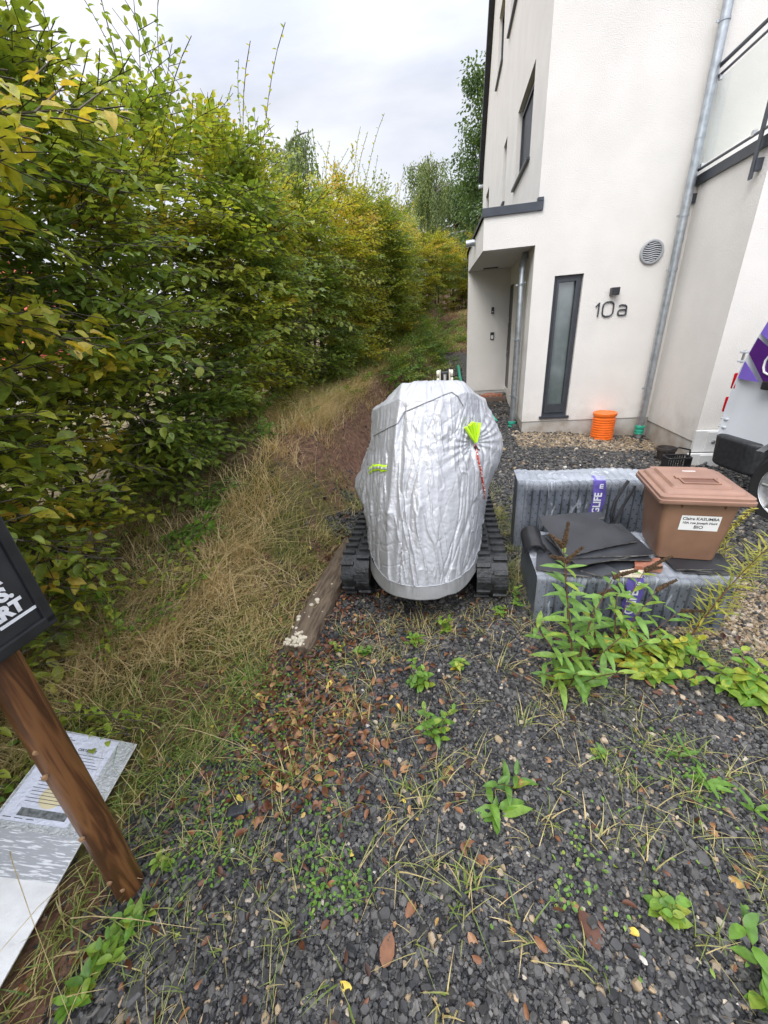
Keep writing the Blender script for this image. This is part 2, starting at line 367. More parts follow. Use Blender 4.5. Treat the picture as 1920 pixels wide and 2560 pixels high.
def build_ground():
    xs = axis(-3.4, 4.6, .035, 900); ys = axis(0.0, 8.0, .035, 1400)
    ys = ys[ys > -120]
    X, Y = np.meshgrid(xs, ys); x = X.ravel(); y = Y.ravel()
    h, s, u, v = terrain(x, y)
    r = np.hypot(x, y); h = np.where(r > 60, h * np.exp(-(r - 60) / 150), h)
    V = np.stack([x, y, h], 1); nx, ny = len(xs), len(ys)
    i = np.arange(nx * ny).reshape(ny, nx)
    Q = np.stack([i[:-1, :-1], i[:-1, 1:], i[1:, 1:], i[1:, :-1]], -1).reshape(-1, 4)
    mk = masks(x, y, s, u, v)
    me = raw_mesh('ground', V, [Q], {'mask': mk[:, :3], 'tan': mk[:, 3]}, smooth=True)
    m = bpy.data.materials.new('ground_mix'); m.use_nodes = True; t = m.node_tree; L = t.links; b = t.nodes['Principled BSDF']
    at = nn(t, 'ShaderNodeAttribute', attribute_name='mask'); a2 = nn(t, 'ShaderNodeAttribute', attribute_name='tan')
    sp = nn(t, 'ShaderNodeSeparateColor'); L.new(at.outputs['Color'], sp.inputs[0])
    tc = nn(t, 'ShaderNodeTexCoord')
    def noise(sc, d=5, dist=0):
        n = nn(t, 'ShaderNodeTexNoise'); n.inputs['Scale'].default_value = sc; n.inputs['Detail'].default_value = d; n.inputs['Distortion'].default_value = dist; L.new(tc.outputs['Object'], n.inputs[0]); return n
    def ramp(src, *st):
        c = nn(t, 'ShaderNodeValToRGB'); e = c.color_ramp.elements
        e[0].position, e[0].color = st[0][0], (*st[0][1], 1); e[1].position, e[1].color = st[-1][0], (*st[-1][1], 1)
        for p, q in st[1:-1]: e.new(p).color = (*q, 1)
        L.new(src, c.inputs[0]); return c
    def mix(f, a, bb):
        n = nn(t, 'ShaderNodeMix', data_type='RGBA'); L.new(f, n.inputs[0]); L.new(a, n.inputs[6]); L.new(bb, n.inputs[7]); return n.outputs[2]
    soil = ramp(noise(22, 8).outputs['Fac'], (.3, (.055, .026, .015)), (.5, (.13, .062, .036)), (.7, (.22, .125, .075)))
    vo = nn(t, 'ShaderNodeTexVoronoi'); vo.inputs['Scale'].default_value = 62; L.new(tc.outputs['Object'], vo.inputs[0])
    vs = nn(t, 'ShaderNodeSeparateColor'); L.new(vo.outputs['Color'], vs.inputs[0])
    gv = ramp(vs.outputs[0], (0, (.022, .023, .026)), (.6, (.055, .057, .062)), (.86, (.10, .10, .105)), (.93, (.22, .17, .11)), (1, (.3, .24, .17)))
    tn = ramp(vs.outputs[0], (0, (.09, .065, .035)), (.5, (.19, .14, .075)), (.9, (.32, .26, .17)), (1, (.4, .36, .28)))
    g2 = mix(a2.outputs['Fac'], gv.outputs[0], tn.outputs[0])
    dk = ramp(vo.outputs['Distance'], (0, (1, 1, 1)), (.55, (.95, .95, .95)), (.9, (.5, .5, .5)))
    ml = nn(t, 'ShaderNodeMix', data_type='RGBA', blend_type='MULTIPLY'); ml.inputs[0].default_value = 1
    L.new(g2, ml.inputs[6]); L.new(dk.outputs[0], ml.inputs[7])
    moss = ramp(noise(30, 7).outputs['Fac'], (.32, (.05, .032, .016)), (.48, (.085, .075, .022)), (.60, (.15, .135, .022)), (.75, (.24, .20, .03)))
    gr = ramp(noise(16, 7).outputs['Fac'], (.3, (.085, .055, .028)), (.5, (.18, .14, .065)), (.7, (.30, .24, .13)))
    c = mix(sp.outputs[2], soil.outputs[0], gr.outputs[0]); c = mix(sp.outputs[1], c, moss.outputs[0]); c = mix(sp.outputs[0], c, ml.outputs[2])
    L.new(c, b.inputs['Base Color']); b.inputs['Roughness'].default_value = .75
    bp = nn(t, 'ShaderNodeBump'); bp.inputs['Strength'].default_value = .7; bp.inputs['Distance'].default_value = .02
    bn = noise(55, 6); L.new(bn.outputs['Fac'], bp.inputs['Height'])
    b2 = nn(t, 'ShaderNodeBump'); b2.inputs['Strength'].default_value = .6; b2.inputs['Distance'].default_value = .01; b2.invert = True
    mf = nn(t, 'ShaderNodeMath', operation='MULTIPLY'); L.new(vo.outputs['Distance'], mf.inputs[0]); L.new(sp.outputs[0], mf.inputs[1])
    L.new(mf.outputs[0], b2.inputs['Height']); L.new(bp.outputs[0], b2.inputs['Normal']); L.new(b2.outputs[0], b.inputs['Normal'])
    tag(link('ground', me, m), 'sloping yard of gravel, bare soil, moss and rough grass', kind='structure')
build_ground()

# ------------------------------------------------------------------ gravel stones
M_stone = bpy.data.materials.new('slate_chips'); M_stone.use_nodes = True
def _stone():
    t = M_stone.node_tree; L = t.links; b = t.nodes['Principled BSDF']
    a = nn(t, 'ShaderNodeAttribute', attribute_name='tone'); cr = nn(t, 'ShaderNodeValToRGB'); e = cr.color_ramp.elements
    e[0].position, e[0].color = 0, (.020, .020, .022, 1); e[1].position, e[1].color = 1, (.50, .47, .42, 1)
    for p, c in ((.35, (.052, .050, .048)), (.62, (.092, .089, .085)), (.78, (.125, .118, .108)), (.86, (.20, .15, .095)), (.93, (.34, .25, .15))): e.new(p).color = (*c, 1)
    L.new(a.outputs['Fac'], cr.inputs[0]); tc = nn(t, 'ShaderNodeTexCoord'); no = nn(t, 'ShaderNodeTexNoise'); no.inputs['Scale'].default_value = 140; no.inputs['Detail'].default_value = 4
    L.new(tc.outputs['Object'], no.inputs[0]); mr = nn(t, 'ShaderNodeMapRange'); mr.inputs['To Min'].default_value = .65; mr.inputs['To Max'].default_value = 1.35
    L.new(no.outputs['Fac'], mr.inputs[0]); sc = nn(t, 'ShaderNodeVectorMath', operation='SCALE'); L.new(cr.outputs[0], sc.inputs[0]); L.new(mr.outputs[0], sc.inputs['Scale'])
    L.new(sc.outputs[0], b.inputs['Base Color']); b.inputs['Roughness'].default_value = .42; b.inputs['Specular IOR Level'].default_value = .4
_stone()
def build_stones():
    P = []; 
    def region(x0, x1, y0, y1, dens, smin, smax):
        n = int((x1 - x0) * (y1 - y0) * dens)
        x = rng.uniform(x0, x1, n); y = rng.uniform(y0, y1, n)
        h, s, u, v = terrain(x, y); mk = masks(x, y, s, u, v)
        keep = (rng.random(n) < mk[:, 0] * 1.0 + .025 * (mk[:, 2] < .3)) & ~((u > .05) & (v > -.02)) & ~((u > 1.77) & (v > -1.2)) & (np.abs(x) < y * 1.25 + .95) & ((u > -.7) | (v < 2.2) | (u < -.7))
        keep &= ~((u > -.7) & (v > 2.1))
        x, y, h, tn, g = x[keep], y[keep], h[keep], mk[keep, 3], mk[keep, 0]
        sz = rng.uniform(smin, smax, len(x)) * np.exp(rng.normal(0, .30, len(x)))
        P.append(np.stack([x, y, h, sz, tn], 1))
    region(-1.3, 1.9, .12, 1.3, 20000, .0052, .0102)
    region(-1.1, 2.6, 1.3, 2.3, 11000, .0065, .0115)
    region(-.9, 4.2, 2.3, 4.0, 3200, .010, .017)
    region(-.2, 4.2, 4.0, 6.0, 2300, .011, .019)
    region(.2, 3.2, 6.0, 11.0, 700, .014, .024)
    P = np.concatenate(P); N = len(P)
    k = 6; ang = (np.arange(k)[None] + rng.uniform(-.28, .28, (N, k))) * 2 * pi / k + rng.uniform(0, 6.28, (N, 1))
    rad = rng.uniform(.72, 1.12, (N, k)); el = rng.uniform(.52, .95, (N, 1)); th = rng.uniform(.22, .5, N)
    lx = np.cos(ang) * rad * P[:, 3:4]; ly = np.sin(ang) * rad * P[:, 3:4] * el
    rings = []
    for f, hh in ((.92, -.5), (1.0, .15), (.74, .5)):
        off = rng.uniform(-.08, .08, (N, 2)) * P[:, 3:4]
        rings.append(np.stack([lx * f + off[:, :1] * (f < .9), ly * f + off[:, 1:] * (f < .9), np.repeat((hh * th * P[:, 3] * 2)[:, None], k, 1) + rng.uniform(-.05, .05, (N, k)) * P[:, 3:4]], -1))
    V = np.concatenate(rings, 1)
    yaw = rng.uniform(0, 6.28, N); tx = rng.normal(0, .28, N); ty = rng.normal(0, .28, N)
    cz, sz_ = np.cos(yaw), np.sin(yaw)
    R = np.zeros((N, 3, 3)); cx, sx = np.cos(tx), np.sin(tx); cy, sy = np.cos(ty), np.sin(ty)
    Rz = np.zeros((N, 3, 3)); Rz[:, 0, 0] = cz; Rz[:, 0, 1] = -sz_; Rz[:, 1, 0] = sz_; Rz[:, 1, 1] = cz; Rz[:, 2, 2] = 1
    Rx = np.zeros((N, 3, 3)); Rx[:, 0, 0] = 1; Rx[:, 1, 1] = cx; Rx[:, 1, 2] = -sx; Rx[:, 2, 1] = sx; Rx[:, 2, 2] = cx
    Ry = np.zeros((N, 3, 3)); Ry[:, 1, 1] = 1; Ry[:, 0, 0] = cy; Ry[:, 0, 2] = sy; Ry[:, 2, 0] = -sy; Ry[:, 2, 2] = cy
    R = Rz @ Rx @ Ry
    V = np.einsum('nij,nkj->nki', R, V)
    C = P[:, :3].copy(); C[:, 2] += th * P[:, 3] * .6 + rng.uniform(0, .006, N)
    V += C[:, None]
    base = (np.arange(N) * 18)[:, None]
    qs = []
    for r in (0, 6):
        for j in range(k):
            qs.append(np.stack([base[:, 0] + r + j, base[:, 0] + r + (j + 1) % k, base[:, 0] + r + 6 + (j + 1) % k, base[:, 0] + r + 6 + j], 1))
    Q = np.concatenate(qs); T6 = base + 12 + np.arange(6)[None]
    tone = rng.random(N) ** 1.15 * .80
    lucky = rng.random(N); tone = np.where(lucky > .965, rng.uniform(.86, .97, N), tone); tone = np.where(lucky > .9985, 1.0, tone)
    tone = np.where((P[:, 4] > .3) & (rng.random(N) < P[:, 4] * .75), rng.uniform(.8, .97, N), tone)
    me = raw_mesh('gravel', V.reshape(-1, 3), [Q, T6], {'tone': np.repeat(tone, 18)})
    tag(link('gravel', me, M_stone), 'wet dark grey slate chippings with odd tan stones', kind='stuff')
build_stones()

# ------------------------------------------------------------------ leaves and twigs, vectorised
def norm(a): return a / np.maximum(np.linalg.norm(a, axis=-1, keepdims=True), 1e-9)
def leaves_arrays(P, D, N, Ln, Wd, fold=.22, droop=.25, simple=False):
    """returns verts and faces for N leaves"""
    D = norm(D); S_ = norm(np.cross(D, N)); N = np.cross(S_, D); n = len(P); L = Ln[:, None]; w = Wd[:, None]
    fo = np.broadcast_to(np.asarray(fold), (n,))[:, None]; dr = np.broadcast_to(np.asarray(droop), (n,))[:, None]
    if simple:
        pts = [P, P + D * L * .5 + S_ * w * .5 + N * L * .05, P + D * L - N * L * dr, P + D * L * .5 - S_ * w * .5 + N * L * .05]
        V = np.stack(pts, 1).reshape(-1, 3); b = np.arange(n) * 4
        return V, [np.stack([b, b + 1, b + 2, b + 3], 1)], 4
    up = N * w * fo
    mid = [P + D * L * f - N * L * dr * f * f for f in (0, .25, .52, .80, 1.0)]
    def sd_(f, wd, sg): return P + D * L * f - N * L * dr * f * f + S_ * w * wd * sg + up * (wd * 2)
    pts = mid + [sd_(.16, .36, 1), sd_(.42, .50, 1), sd_(.74, .36, 1), sd_(.16, .36, -1), sd_(.42, .50, -1), sd_(.74, .36, -1)]
    V = np.stack(pts, 1).reshape(-1, 3); b = np.arange(n) * 11
    T = np.concatenate([np.stack([b + i for i in q], 1) for q in ((0, 1, 5), (7, 3, 4), (0, 8, 1), (10, 4, 3))])
    Q = np.concatenate([np.stack([b + i for i in q], 1) for q in ((5, 1, 2, 6), (6, 2, 3, 7), (8, 9, 2, 1), (9, 10, 3, 2))])
    return V, [T, Q], 11
class Foliage:
    def __init__(s): s.P = []; s.D = []; s.N = []; s.L = []; s.W = []; s.T = []
    def add(s, P, D, N, L, W, T):
        n = len(P); f = lambda a: np.broadcast_to(np.asarray(a, float), (n,)) if np.ndim(a) == 0 else np.asarray(a, float)
        s.P.append(P); s.D.append(D); s.N.append(N); s.L.append(f(L)); s.W.append(f(W)); s.T.append(f(T))
    def mesh(s, name, fold=.22, droop=.25, simple=False):
        P, D, N, L, W, T = [np.concatenate(a) for a in (s.P, s.D, s.N, s.L, s.W, s.T)]
        n = len(P); fo = fold * rng.uniform(.3, 1.6, n); dr = droop * rng.uniform(-.2, 1.8, n)
        V, F, k = leaves_arrays(P, D, N, L, W, fo, dr, simple)
        return raw_mesh(name, V, F, {'tone': np.repeat(np.clip(T, 0, 1), k)}, smooth=not simple)
def sticks_mesh(name, A, B, ra, rb, k=4):
    """many tapered straight sticks A->B as one mesh (twigs of one crown)"""
    A = np.asarray(A); B = np.asarray(B); n = len(A); d = norm(B - A); h = np.where(np.abs(d[:, 2:3]) > .9, np.array([[1., 0, 0]]), np.array([[0, 0, 1.]]))
    x = norm(np.cross(d, h)); y = np.cross(d, x); ra = np.broadcast_to(ra, (n,)); rb = np.broadcast_to(rb, (n,))
    ring = lambda C, r: [C + (x * cos(2 * pi * j / k) + y * sin(2 * pi * j / k)) * r[:, None] for j in range(k)]
    V = np.stack(ring(A, ra) + ring(B, rb), 1).reshape(-1, 3); b = np.arange(n) * 2 * k
    Q = np.concatenate([np.stack([b + j, b + (j + 1) % k, b + k + (j + 1) % k, b + k + j], 1) for j in range(k)])
    return V, [Q]
def sticks_join(lst):
    V = []; F = []; o = 0
    for v, f in lst:
        V.append(v); F += [a + o for a in f]; o += len(v)
    return np.concatenate(V), F

# spray templates: x along the twig, y sideways, z up
def make_spray(kind, r):
    tw_a, tw_b = [], []; P, D, N, Lr = [], [], [], []
    if kind == 'fan':
        nseg = 8; pts = [np.zeros(3)]
        bend = r.normal(0, .05); 
        for i in range(nseg):
            t = (i + 1) / nseg; pts.append(np.array([t, bend * t * t * 3 + r.normal(0, .012), .03 * sin(t * 5) - .13 * t * t]))
        for i in range(nseg): tw_a.append(pts[i]); tw_b.append(pts[i + 1])
        def leafrow(a, d, ln, step, lift):
            m = max(2, int(ln / step)); sd = 1
            d = d / np.linalg.norm(d); side = np.cross([0, 0, 1.], d); side /= np.linalg.norm(side)
            for q in range(m):
                f = (q + .6) / m; p = a + d * ln * f + np.array([0, 0, -.10 * f * f * ln]); sd = -sd
                dd = d * cos(.95) + side * sd * sin(.95) + np.array([0, 0, -.15 + r.normal(0, .12)])
                if q == m - 1: dd = d + np.array([0, 0, -.2])
                P.append(p); D.append(dd); N.append(np.array([r.normal(0, .28), r.normal(0, .28), 1.0])); Lr.append(r.uniform(.75, 1.1) * (.75 + .4 * sin(pi * min(f + .2, 1))))
        side = 1
        for j in range(9):
            f = .12 + j * .095; i = min(int(f * nseg), nseg - 1); p = pts[i] * (1 - (f * nseg - i)) + pts[i + 1] * (f * nseg - i)
            side = -side; ln = (.16 + .62 * (1 - f)) * r.uniform(.6, 1.05); an = r.uniform(.65, 1.0)
            d = np.array([cos(an), side * sin(an), r.normal(0.02, .10)])
            tw_a.append(p); tw_b.append(p + d * ln + np.array([0, 0, -.10 * ln])); leafrow(p, d, ln, .085, 0)
        leafrow(np.zeros(3), np.array([1., 0, -.1]), 1.0, .10, 0)
    else:  # upright shoot, leaves in alternate rows
        nseg = 9; pts = [np.zeros(3)]; bx, by = r.normal(0, .20), r.normal(0, .20)
        for i in range(nseg):
            t = (i + 1) / nseg; pts.append(np.array([t, bx * t * t + .01 * sin(9 * t), by * t * t]))
        for i in range(nseg): tw_a.append(pts[i]); tw_b.append(pts[i + 1])
        for q in range(30):
            f = (q + .8) / 30.5; i = min(int(f * nseg), nseg - 1); p = pts[i] * (1 - (f * nseg - i)) + pts[i + 1] * (f * nseg - i)
            az = q * 2.6 + r.normal(0, .4); side = np.array([0, cos(az), sin(az)])
            D.append(np.array([.55, 0, 0]) + side * .85); P.append(p); N.append(np.array([.8, 0, 0]) - side * .5); Lr.append(r.uniform(.7, 1.1) * (1.15 - .55 * f))
        for q in range(3):
            f = r.uniform(.15, .6); p = np.array([f, 0, 0]); az = r.uniform(0, 6.28); d = np.array([.75, .6 * cos(az), .6 * sin(az)]); ln = .3 * (1.1 - f)
            tw_a.append(p); tw_b.append(p + d * ln)
            for e in range(6):
                P.append(p + d * ln * (e + 1) / 6); D.append(d + r.normal(0, .55, 3)); N.append(np.array([.3, 0, 0]) + r.normal(0, .5, 3)); Lr.append(r.uniform(.6, .95))
    return [np.array(a) for a in (tw_a, tw_b, P, D, N, Lr)]
_r = np.random.default_rng(3)
FANS = [make_spray('fan', _r) for _ in range(7)]
SHOOTS = [make_spray('shoot', _r) for _ in range(5)]
def place_sprays(fol, sticks, base, dirs, ups, size, leaf, tone, bank, r, wr=.60, tw=.0022):
    """instances of templates baked to arrays"""
    base = np.asarray(base); dirs = norm(np.asarray(dirs)); s_ = norm(np.cross(ups, dirs)); u_ = np.cross(dirs, s_)
    R = np.stack([dirs, s_, u_], -1); idx = r.integers(0, len(bank), len(base))
    for k, (ta, tb, P, D, N, Lr) in enumerate(bank):
        m = idx == k; c = int(m.sum())
        if not c: continue
        Rm = R[m]; sz = size[m][:, None, None]; b = base[m][:, None]
        f = lambda A, sc=True: (np.einsum('nij,kj->nki', Rm, A) * (sz if sc else 1) + (b if sc else 0))
        PP = f(P).reshape(-1, 3); DD = f(D, False).reshape(-1, 3); NN = f(N, False).reshape(-1, 3) + r.normal(0, .12, (c * len(P), 3))
        LL = (Lr[None] * leaf[m][:, None]).reshape(-1); TT = np.repeat(tone[m], len(P)) + r.normal(0, .085, c * len(P))
        keep = r.random(len(PP)) > .10
        fol.add(PP[keep], (DD + r.normal(0, .12, DD.shape))[keep], NN[keep], LL[keep], LL[keep] * wr, TT[keep])
        A = f(ta).reshape(-1, 3); B = f(tb).reshape(-1, 3)
        if sticks is not None:
            rr = np.repeat(sz[:, 0, 0], len(ta)) * tw * 2.2
            sticks.append(sticks_mesh('', A, B, rr, rr * .7, 3))

# ------------------------------------------------------------------ the hedge: single hornbeams
def hornbeam_proto(seed, Ht, nspray, yellow, overhang=0.0, nshoot=9, leaf0=.062):
    r = np.random.default_rng(seed); fol = Foliage(); st = []
    n = nspray
    y = r.uniform(-.80, .80, n); z = Ht * (r.random(n) ** .92) * .97 + .02; side = np.where(r.random(n) < .70, 1, -1)
    prof = .36 + .26 * np.sin(np.clip(z / Ht, 0, 1) * 2.6 + .2) + overhang * np.exp(-((z - .62 * Ht) / .9) ** 2)
    lump = .16 * fbm(y * 1.8 + seed * 3.3, z * 1.8, seed=seed, o=3) * 1.6
    depth = r.random(n) ** 1.5 * .55
    x = side * (prof + lump - depth - .30)
    yaw = r.normal(0, .65, n); pit = r.normal(.16, .26, n) + .9 * sstep((z / Ht - .82) / .2)
    d = np.stack([side * np.cos(yaw) * np.cos(pit), np.sin(yaw) * np.cos(pit), np.sin(pit)], 1)
    upv = np.stack([r.normal(0, .25, n) , r.normal(0, .3, n), np.ones(n)], 1)
    size = r.uniform(.38, .70, n); leaf = leaf0 * r.uniform(.8, 1.2, n)
    tone = .30 + yellow + .42 * fbm(y * 1.3 + seed * 9.1, z * 1.1, x * 1.3, seed=seed + 50, o=2) + .17 * sstep((z / Ht - .55) / .4) + r.normal(0, .05, n)
    tone = np.where(r.random(n) < .05, r.uniform(.72, .95, n), tone)
    place_sprays(fol, st, np.stack([x, y, z], 1), d, upv, size, leaf, tone, FANS, r)
    m = nshoot; sy = r.uniform(-.7, .7, m); sx = r.uniform(-.2, .35, m); szz = Ht - r.uniform(.15, .6, m)
    dd = np.stack([r.normal(.08, .14, m), r.normal(0, .18, m), np.ones(m)], 1)
    place_sprays(fol, st, np.stack([sx, sy, szz], 1), dd, np.stack([np.ones(m), r.normal(0, 1, m), np.zeros(m)], 1), r.uniform(.45, 1.35, m) ** 1.2, leaf0 * r.uniform(.85, 1.15, m), .40 + yellow + r.normal(0, .1, m), SHOOTS, r, tw=.0016)
    crown = fol.mesh('crown')
    tv, tf = sticks_join(st); twigs = raw_mesh('twig', tv, tf)
    b = MB()
    for i in range(6):
        a = r.uniform(0, 6.28); x0, y0 = .07 * cos(a), .28 * (i - 2.5) / 2.5 + .05 * sin(a); h = Ht * r.uniform(.62, .88); lx, ly = r.normal(0, .12), r.normal(0, .22)
        pts = [(x0 + lx * t * t + .03 * sin(5 * t + i), y0 + ly * t + .04 * cos(4 * t + i), -.15 + (h + .15) * t) for t in np.linspace(0, 1, 9)]
        b.tube(pts, [.030 * (1 - .8 * t) for t in np.linspace(0, 1, 9)], 7)
        for k in range(7):
            t = r.uniform(.15, .9); p = Vector((x0 + lx * t * t, y0 + ly * t, -.15 + (h + .15) * t)); sg = 1 if r.random() < .65 else -1
            q = p + Vector((sg * r.uniform(.25, .5), r.normal(0, .25), r.uniform(.15, .5)))
            b.tube([p, p.lerp(q, .5) + Vector((0, 0, -.03)), q], [.010, .007, .003], 5)
    trunk = b.build('trunk', M_bark, smooth=True).data
    for o in list(COL.objects):
        if o.data is trunk: bpy.data.objects.remove(o)
    return crown, twigs, trunk
PROTOS = [hornbeam_proto(101, 3.1, 380, .08, .42, 8, .078), hornbeam_proto(102, 2.8, 320, .0, .22, 12, .073), hornbeam_proto(103, 2.8, 300, -.05, .05, 11, .072), hornbeam_proto(104, 2.8, 300, .06, .0, 12, .066), hornbeam_proto(105, 2.8, 300, .20, .0, 10, .064)]
HORN_LABELS = ['hornbeam beside the blackboard sign with large yellowing leaves, nearest in the hedge', 'broad-leaved hornbeam just past the blackboard sign, second in the hedge', 'dark green hornbeam behind the pale rough grass, third in the hedge', 'hornbeam with a tall dark leader above the grassy bank, fourth in the hedge', 'dense hornbeam level with the covered machine, fifth in the hedge', 'hornbeam with long loose shoots on top, sixth in the hedge']
ORD = ['seventh', 'eighth', 'ninth', 'tenth', 'eleventh', 'twelfth', 'thirteenth', 'fourteenth', 'fifteenth', 'sixteenth']
def place_horn(k, u, v, sz, rot, label, grp='hornbeams of the long hedge', sxy=1.0):
    x, y = xy_of(u, v); e = empty('hornbeam', (x, y, H(x, y) - .03), -HA + rot); e.scale = (sxy, 1.0, sz)
    tag(e, label, 'hornbeam', grp); c, tw, tr = PROTOS[k]
    link('crown', c, M_horn, e); link('twig', tw, M_bark, e); link('trunk', tr, M_bark, e)
seq = [0, 0, 1, 2, 1, 3, 2, 4, 3, 1, 4, 2, 3, 4, 2, 3]
for i in range(16):
    v = -6.7 + i * 1.22; lab = HORN_LABELS[i] if i < 6 else '%s hornbeam along the hedge counted from the blackboard sign' % ORD[i - 6]
    place_horn(seq[i], -3.50 + .05 * sin(i * 2.1) + .80 * float(sstep((v + 2.5) / 8.0)), v, (1.0 if i < 3 else float(np.interp(v, (-3.1, -2, 0, 3, 12), (.82, .86, .90, .95, .92)))) * (1.0 + .04 * sin(i * 1.7)), (0 if i % 2 == 0 else radians(6)), lab)
for i, (u, v, k, s) in enumerate([(-2.45, 10.6, 4, .72), (-1.75, 12.4, 3, .78), (-.65, 13.6, 4, .82), (.6, 14.4, 3, .95)]):
    place_horn(k, u, v, s, radians(-60 - 10 * i), ['yellow-green bush where the hedge bends behind the house', 'bushy green shrub on the far bank behind the yellow-green bush', 'yellowing shrub at the end of the path close to the house wall', 'shrub half hidden by the house corner on the far bank'][i], 'shrubs on the far bank', 1.15)

# ------------------------------------------------------------------ far trees
def weeping_birch(name, loc, Ht, R, seed, label, n=900, cat='birch tree'):
    r = np.random.default_rng(seed); e = tag(empty(name, loc), label, cat); fol = Foliage(); b = MB()
    for q in range(2):
        l = r.normal(0, .05 * Ht); b.tube([(l * t * t + q * .3, .1 * sin(3 * t), -.3 + Ht * .93 * t) for t in np.linspace(0, 1, 8)], [.20 * (1 - .85 * t) for t in np.linspace(0, 1, 8)], 8)
    br = []
    for i in range(46):
        t = r.uniform(.25, .97); a = r.uniform(0, 6.28); ln = R * (1.25 - t * .8) * r.uniform(.45, 1.05); p = np.array([0, 0, Ht * t * .93]); d = np.array([cos(a), sin(a), .75])
        pts = [p + d * ln * f + np.array([0, 0, -.45 * ln * f * f]) for f in np.linspace(0, 1, 6)]
        b.tube([tuple(q) for q in pts], [.06 * (1 - .8 * f) for f in np.linspace(0, 1, 6)], 5, cap=False); br.append(pts)
    pts = np.array(br); P, D, N, Lf, T = [], [], [], [], []
    for k in range(n):
        i = r.integers(0, len(pts)); f = r.uniform(.25, 1) * 4.999; j = int(f); o = pts[i, j] * (1 - f + j) + pts[i, min(j + 1, 5)] * (f - j) + r.normal(0, .14, 3)
        ln = r.uniform(.5, 1.9); m = int(ln / .085); q = np.arange(m) / m * ln; sw = r.normal(0, .12, 2)
        x = np.stack([o[0] + sw[0] * q + r.normal(0, .05, m), o[1] + sw[1] * q + r.normal(0, .05, m), o[2] - q + .12 * np.sqrt(q)], 1)
        P.append(x); D.append(np.stack([r.normal(0, .5, m), r.normal(0, .5, m), -np.ones(m)], 1)); N.append(r.normal(0, 1, (m, 3))); Lf.append(r.uniform(.09, .16, m)); T.append(np.full(m, .45 + .3 * fbm(np.array([o[0] * .6]), np.array([o[2] * .6]), np.array([o[1] * .6]), seed=seed)[0]) + r.normal(0, .12, m))
    fol.add(np.concatenate(P), np.concatenate(D), np.concatenate(N), np.concatenate(Lf), np.concatenate(Lf) * .5, np.concatenate(T))
    link('crown', fol.mesh('crown', simple=True), M_birchleaf, e); b.build('trunk', M_birchbark, e, smooth=True)
weeping_birch('weeping_birch', (3.9, 26.5, 2.2), 8.1, 2.6, 31, 'weeping birch in the gap between the hedge and the house', 1150)
weeping_birch('weeping_birch', (-2.3, 17.5, .6), 7.9, 2.0, 32, 'weeping birch rising just behind the hedge on the left', 1000)
def broad_tree(loc, Ht, R, seed, label):
    r = np.random.default_rng(seed); e = tag(empty('broadleaf_tree', loc), label, 'tree'); fol = Foliage(); b = MB()
    b.tube([(0.1 * sin(4 * t), .1 * t, -.3 + Ht * .9 * t) for t in np.linspace(0, 1, 8)], [.26 * (1 - .85 * t) for t in np.linspace(0, 1, 8)], 9)
    for i in range(170):
        t = r.uniform(.12, 1.0); a = r.uniform(0, 6.28); rr = R * (1 - .55 * t) * r.random() ** .45; c = np.array([rr * cos(a), rr * sin(a), Ht * t]); cr_ = r.uniform(.35, .75)
        if i % 3 == 0: b.tube([(0, 0, max(.3, Ht * t * .75)), tuple(c * .6 + np.array([0, 0, Ht * t * .75 * .35])), tuple(c)], [.06, .04, .015], 5, cap=False)
        m = 110; q = norm(r.normal(0, 1, (m, 3))) * (r.random((m, 1)) ** .4) * cr_ * np.array([1.15, 1.15, .75])
        fol.add(c + q, norm(q) + r.normal(0, .6, (m, 3)) + np.array([0, 0, -.3]), r.normal(0, .5, (m, 3)) + np.array([0, 0, 1]), r.uniform(.11, .19, m), r.uniform(.07, .11, m), r.normal(.42 + .15 * sin(i), .12, m))
    link('crown', fol.mesh('crown', simple=True), M_darkleaf, e); b.build('trunk', M_bark, e, smooth=True)
broad_tree((6.1, 21.5, 2.0), 9.0, 2.3, 41, 'tall dark green tree close behind the roof edge of the house')
broad_tree((6.2, 30, 2.2), 7.0, 3.0, 42, 'lower dark tree behind the weeping birch beside the house')

# a red-roofed neighbour glimpsed through the hedge
nb = tag(empty('neighbour_house', (-14.5, 13.5, -1.2), radians(20)), 'pale house with red tiled roof glimpsed through the hedge', 'house')
MB().box((-4, -3.5, 0), (4, 3.5, 2.7)).build('wall', M_render, nb)
M_tile = mat('red_roof_tile', (.55, .10, .06), .8, var=.2, vscale=30)
MB().prism([(-4.0, 2.65), (4.0, 2.65), (0, 5.6)], -4.4, 4.4, lambda a, b, h: (h, a, b)).build('roof', M_tile, nb)
wf = MB().box((3.98, -1.6, 1), (4.05, -.4, 2.1)).build('window', M_anthr, nb); MB().box((4.05, -1.52, 1.08), (4.06, -.48, 2.02)).build('pane', M_dark, wf)

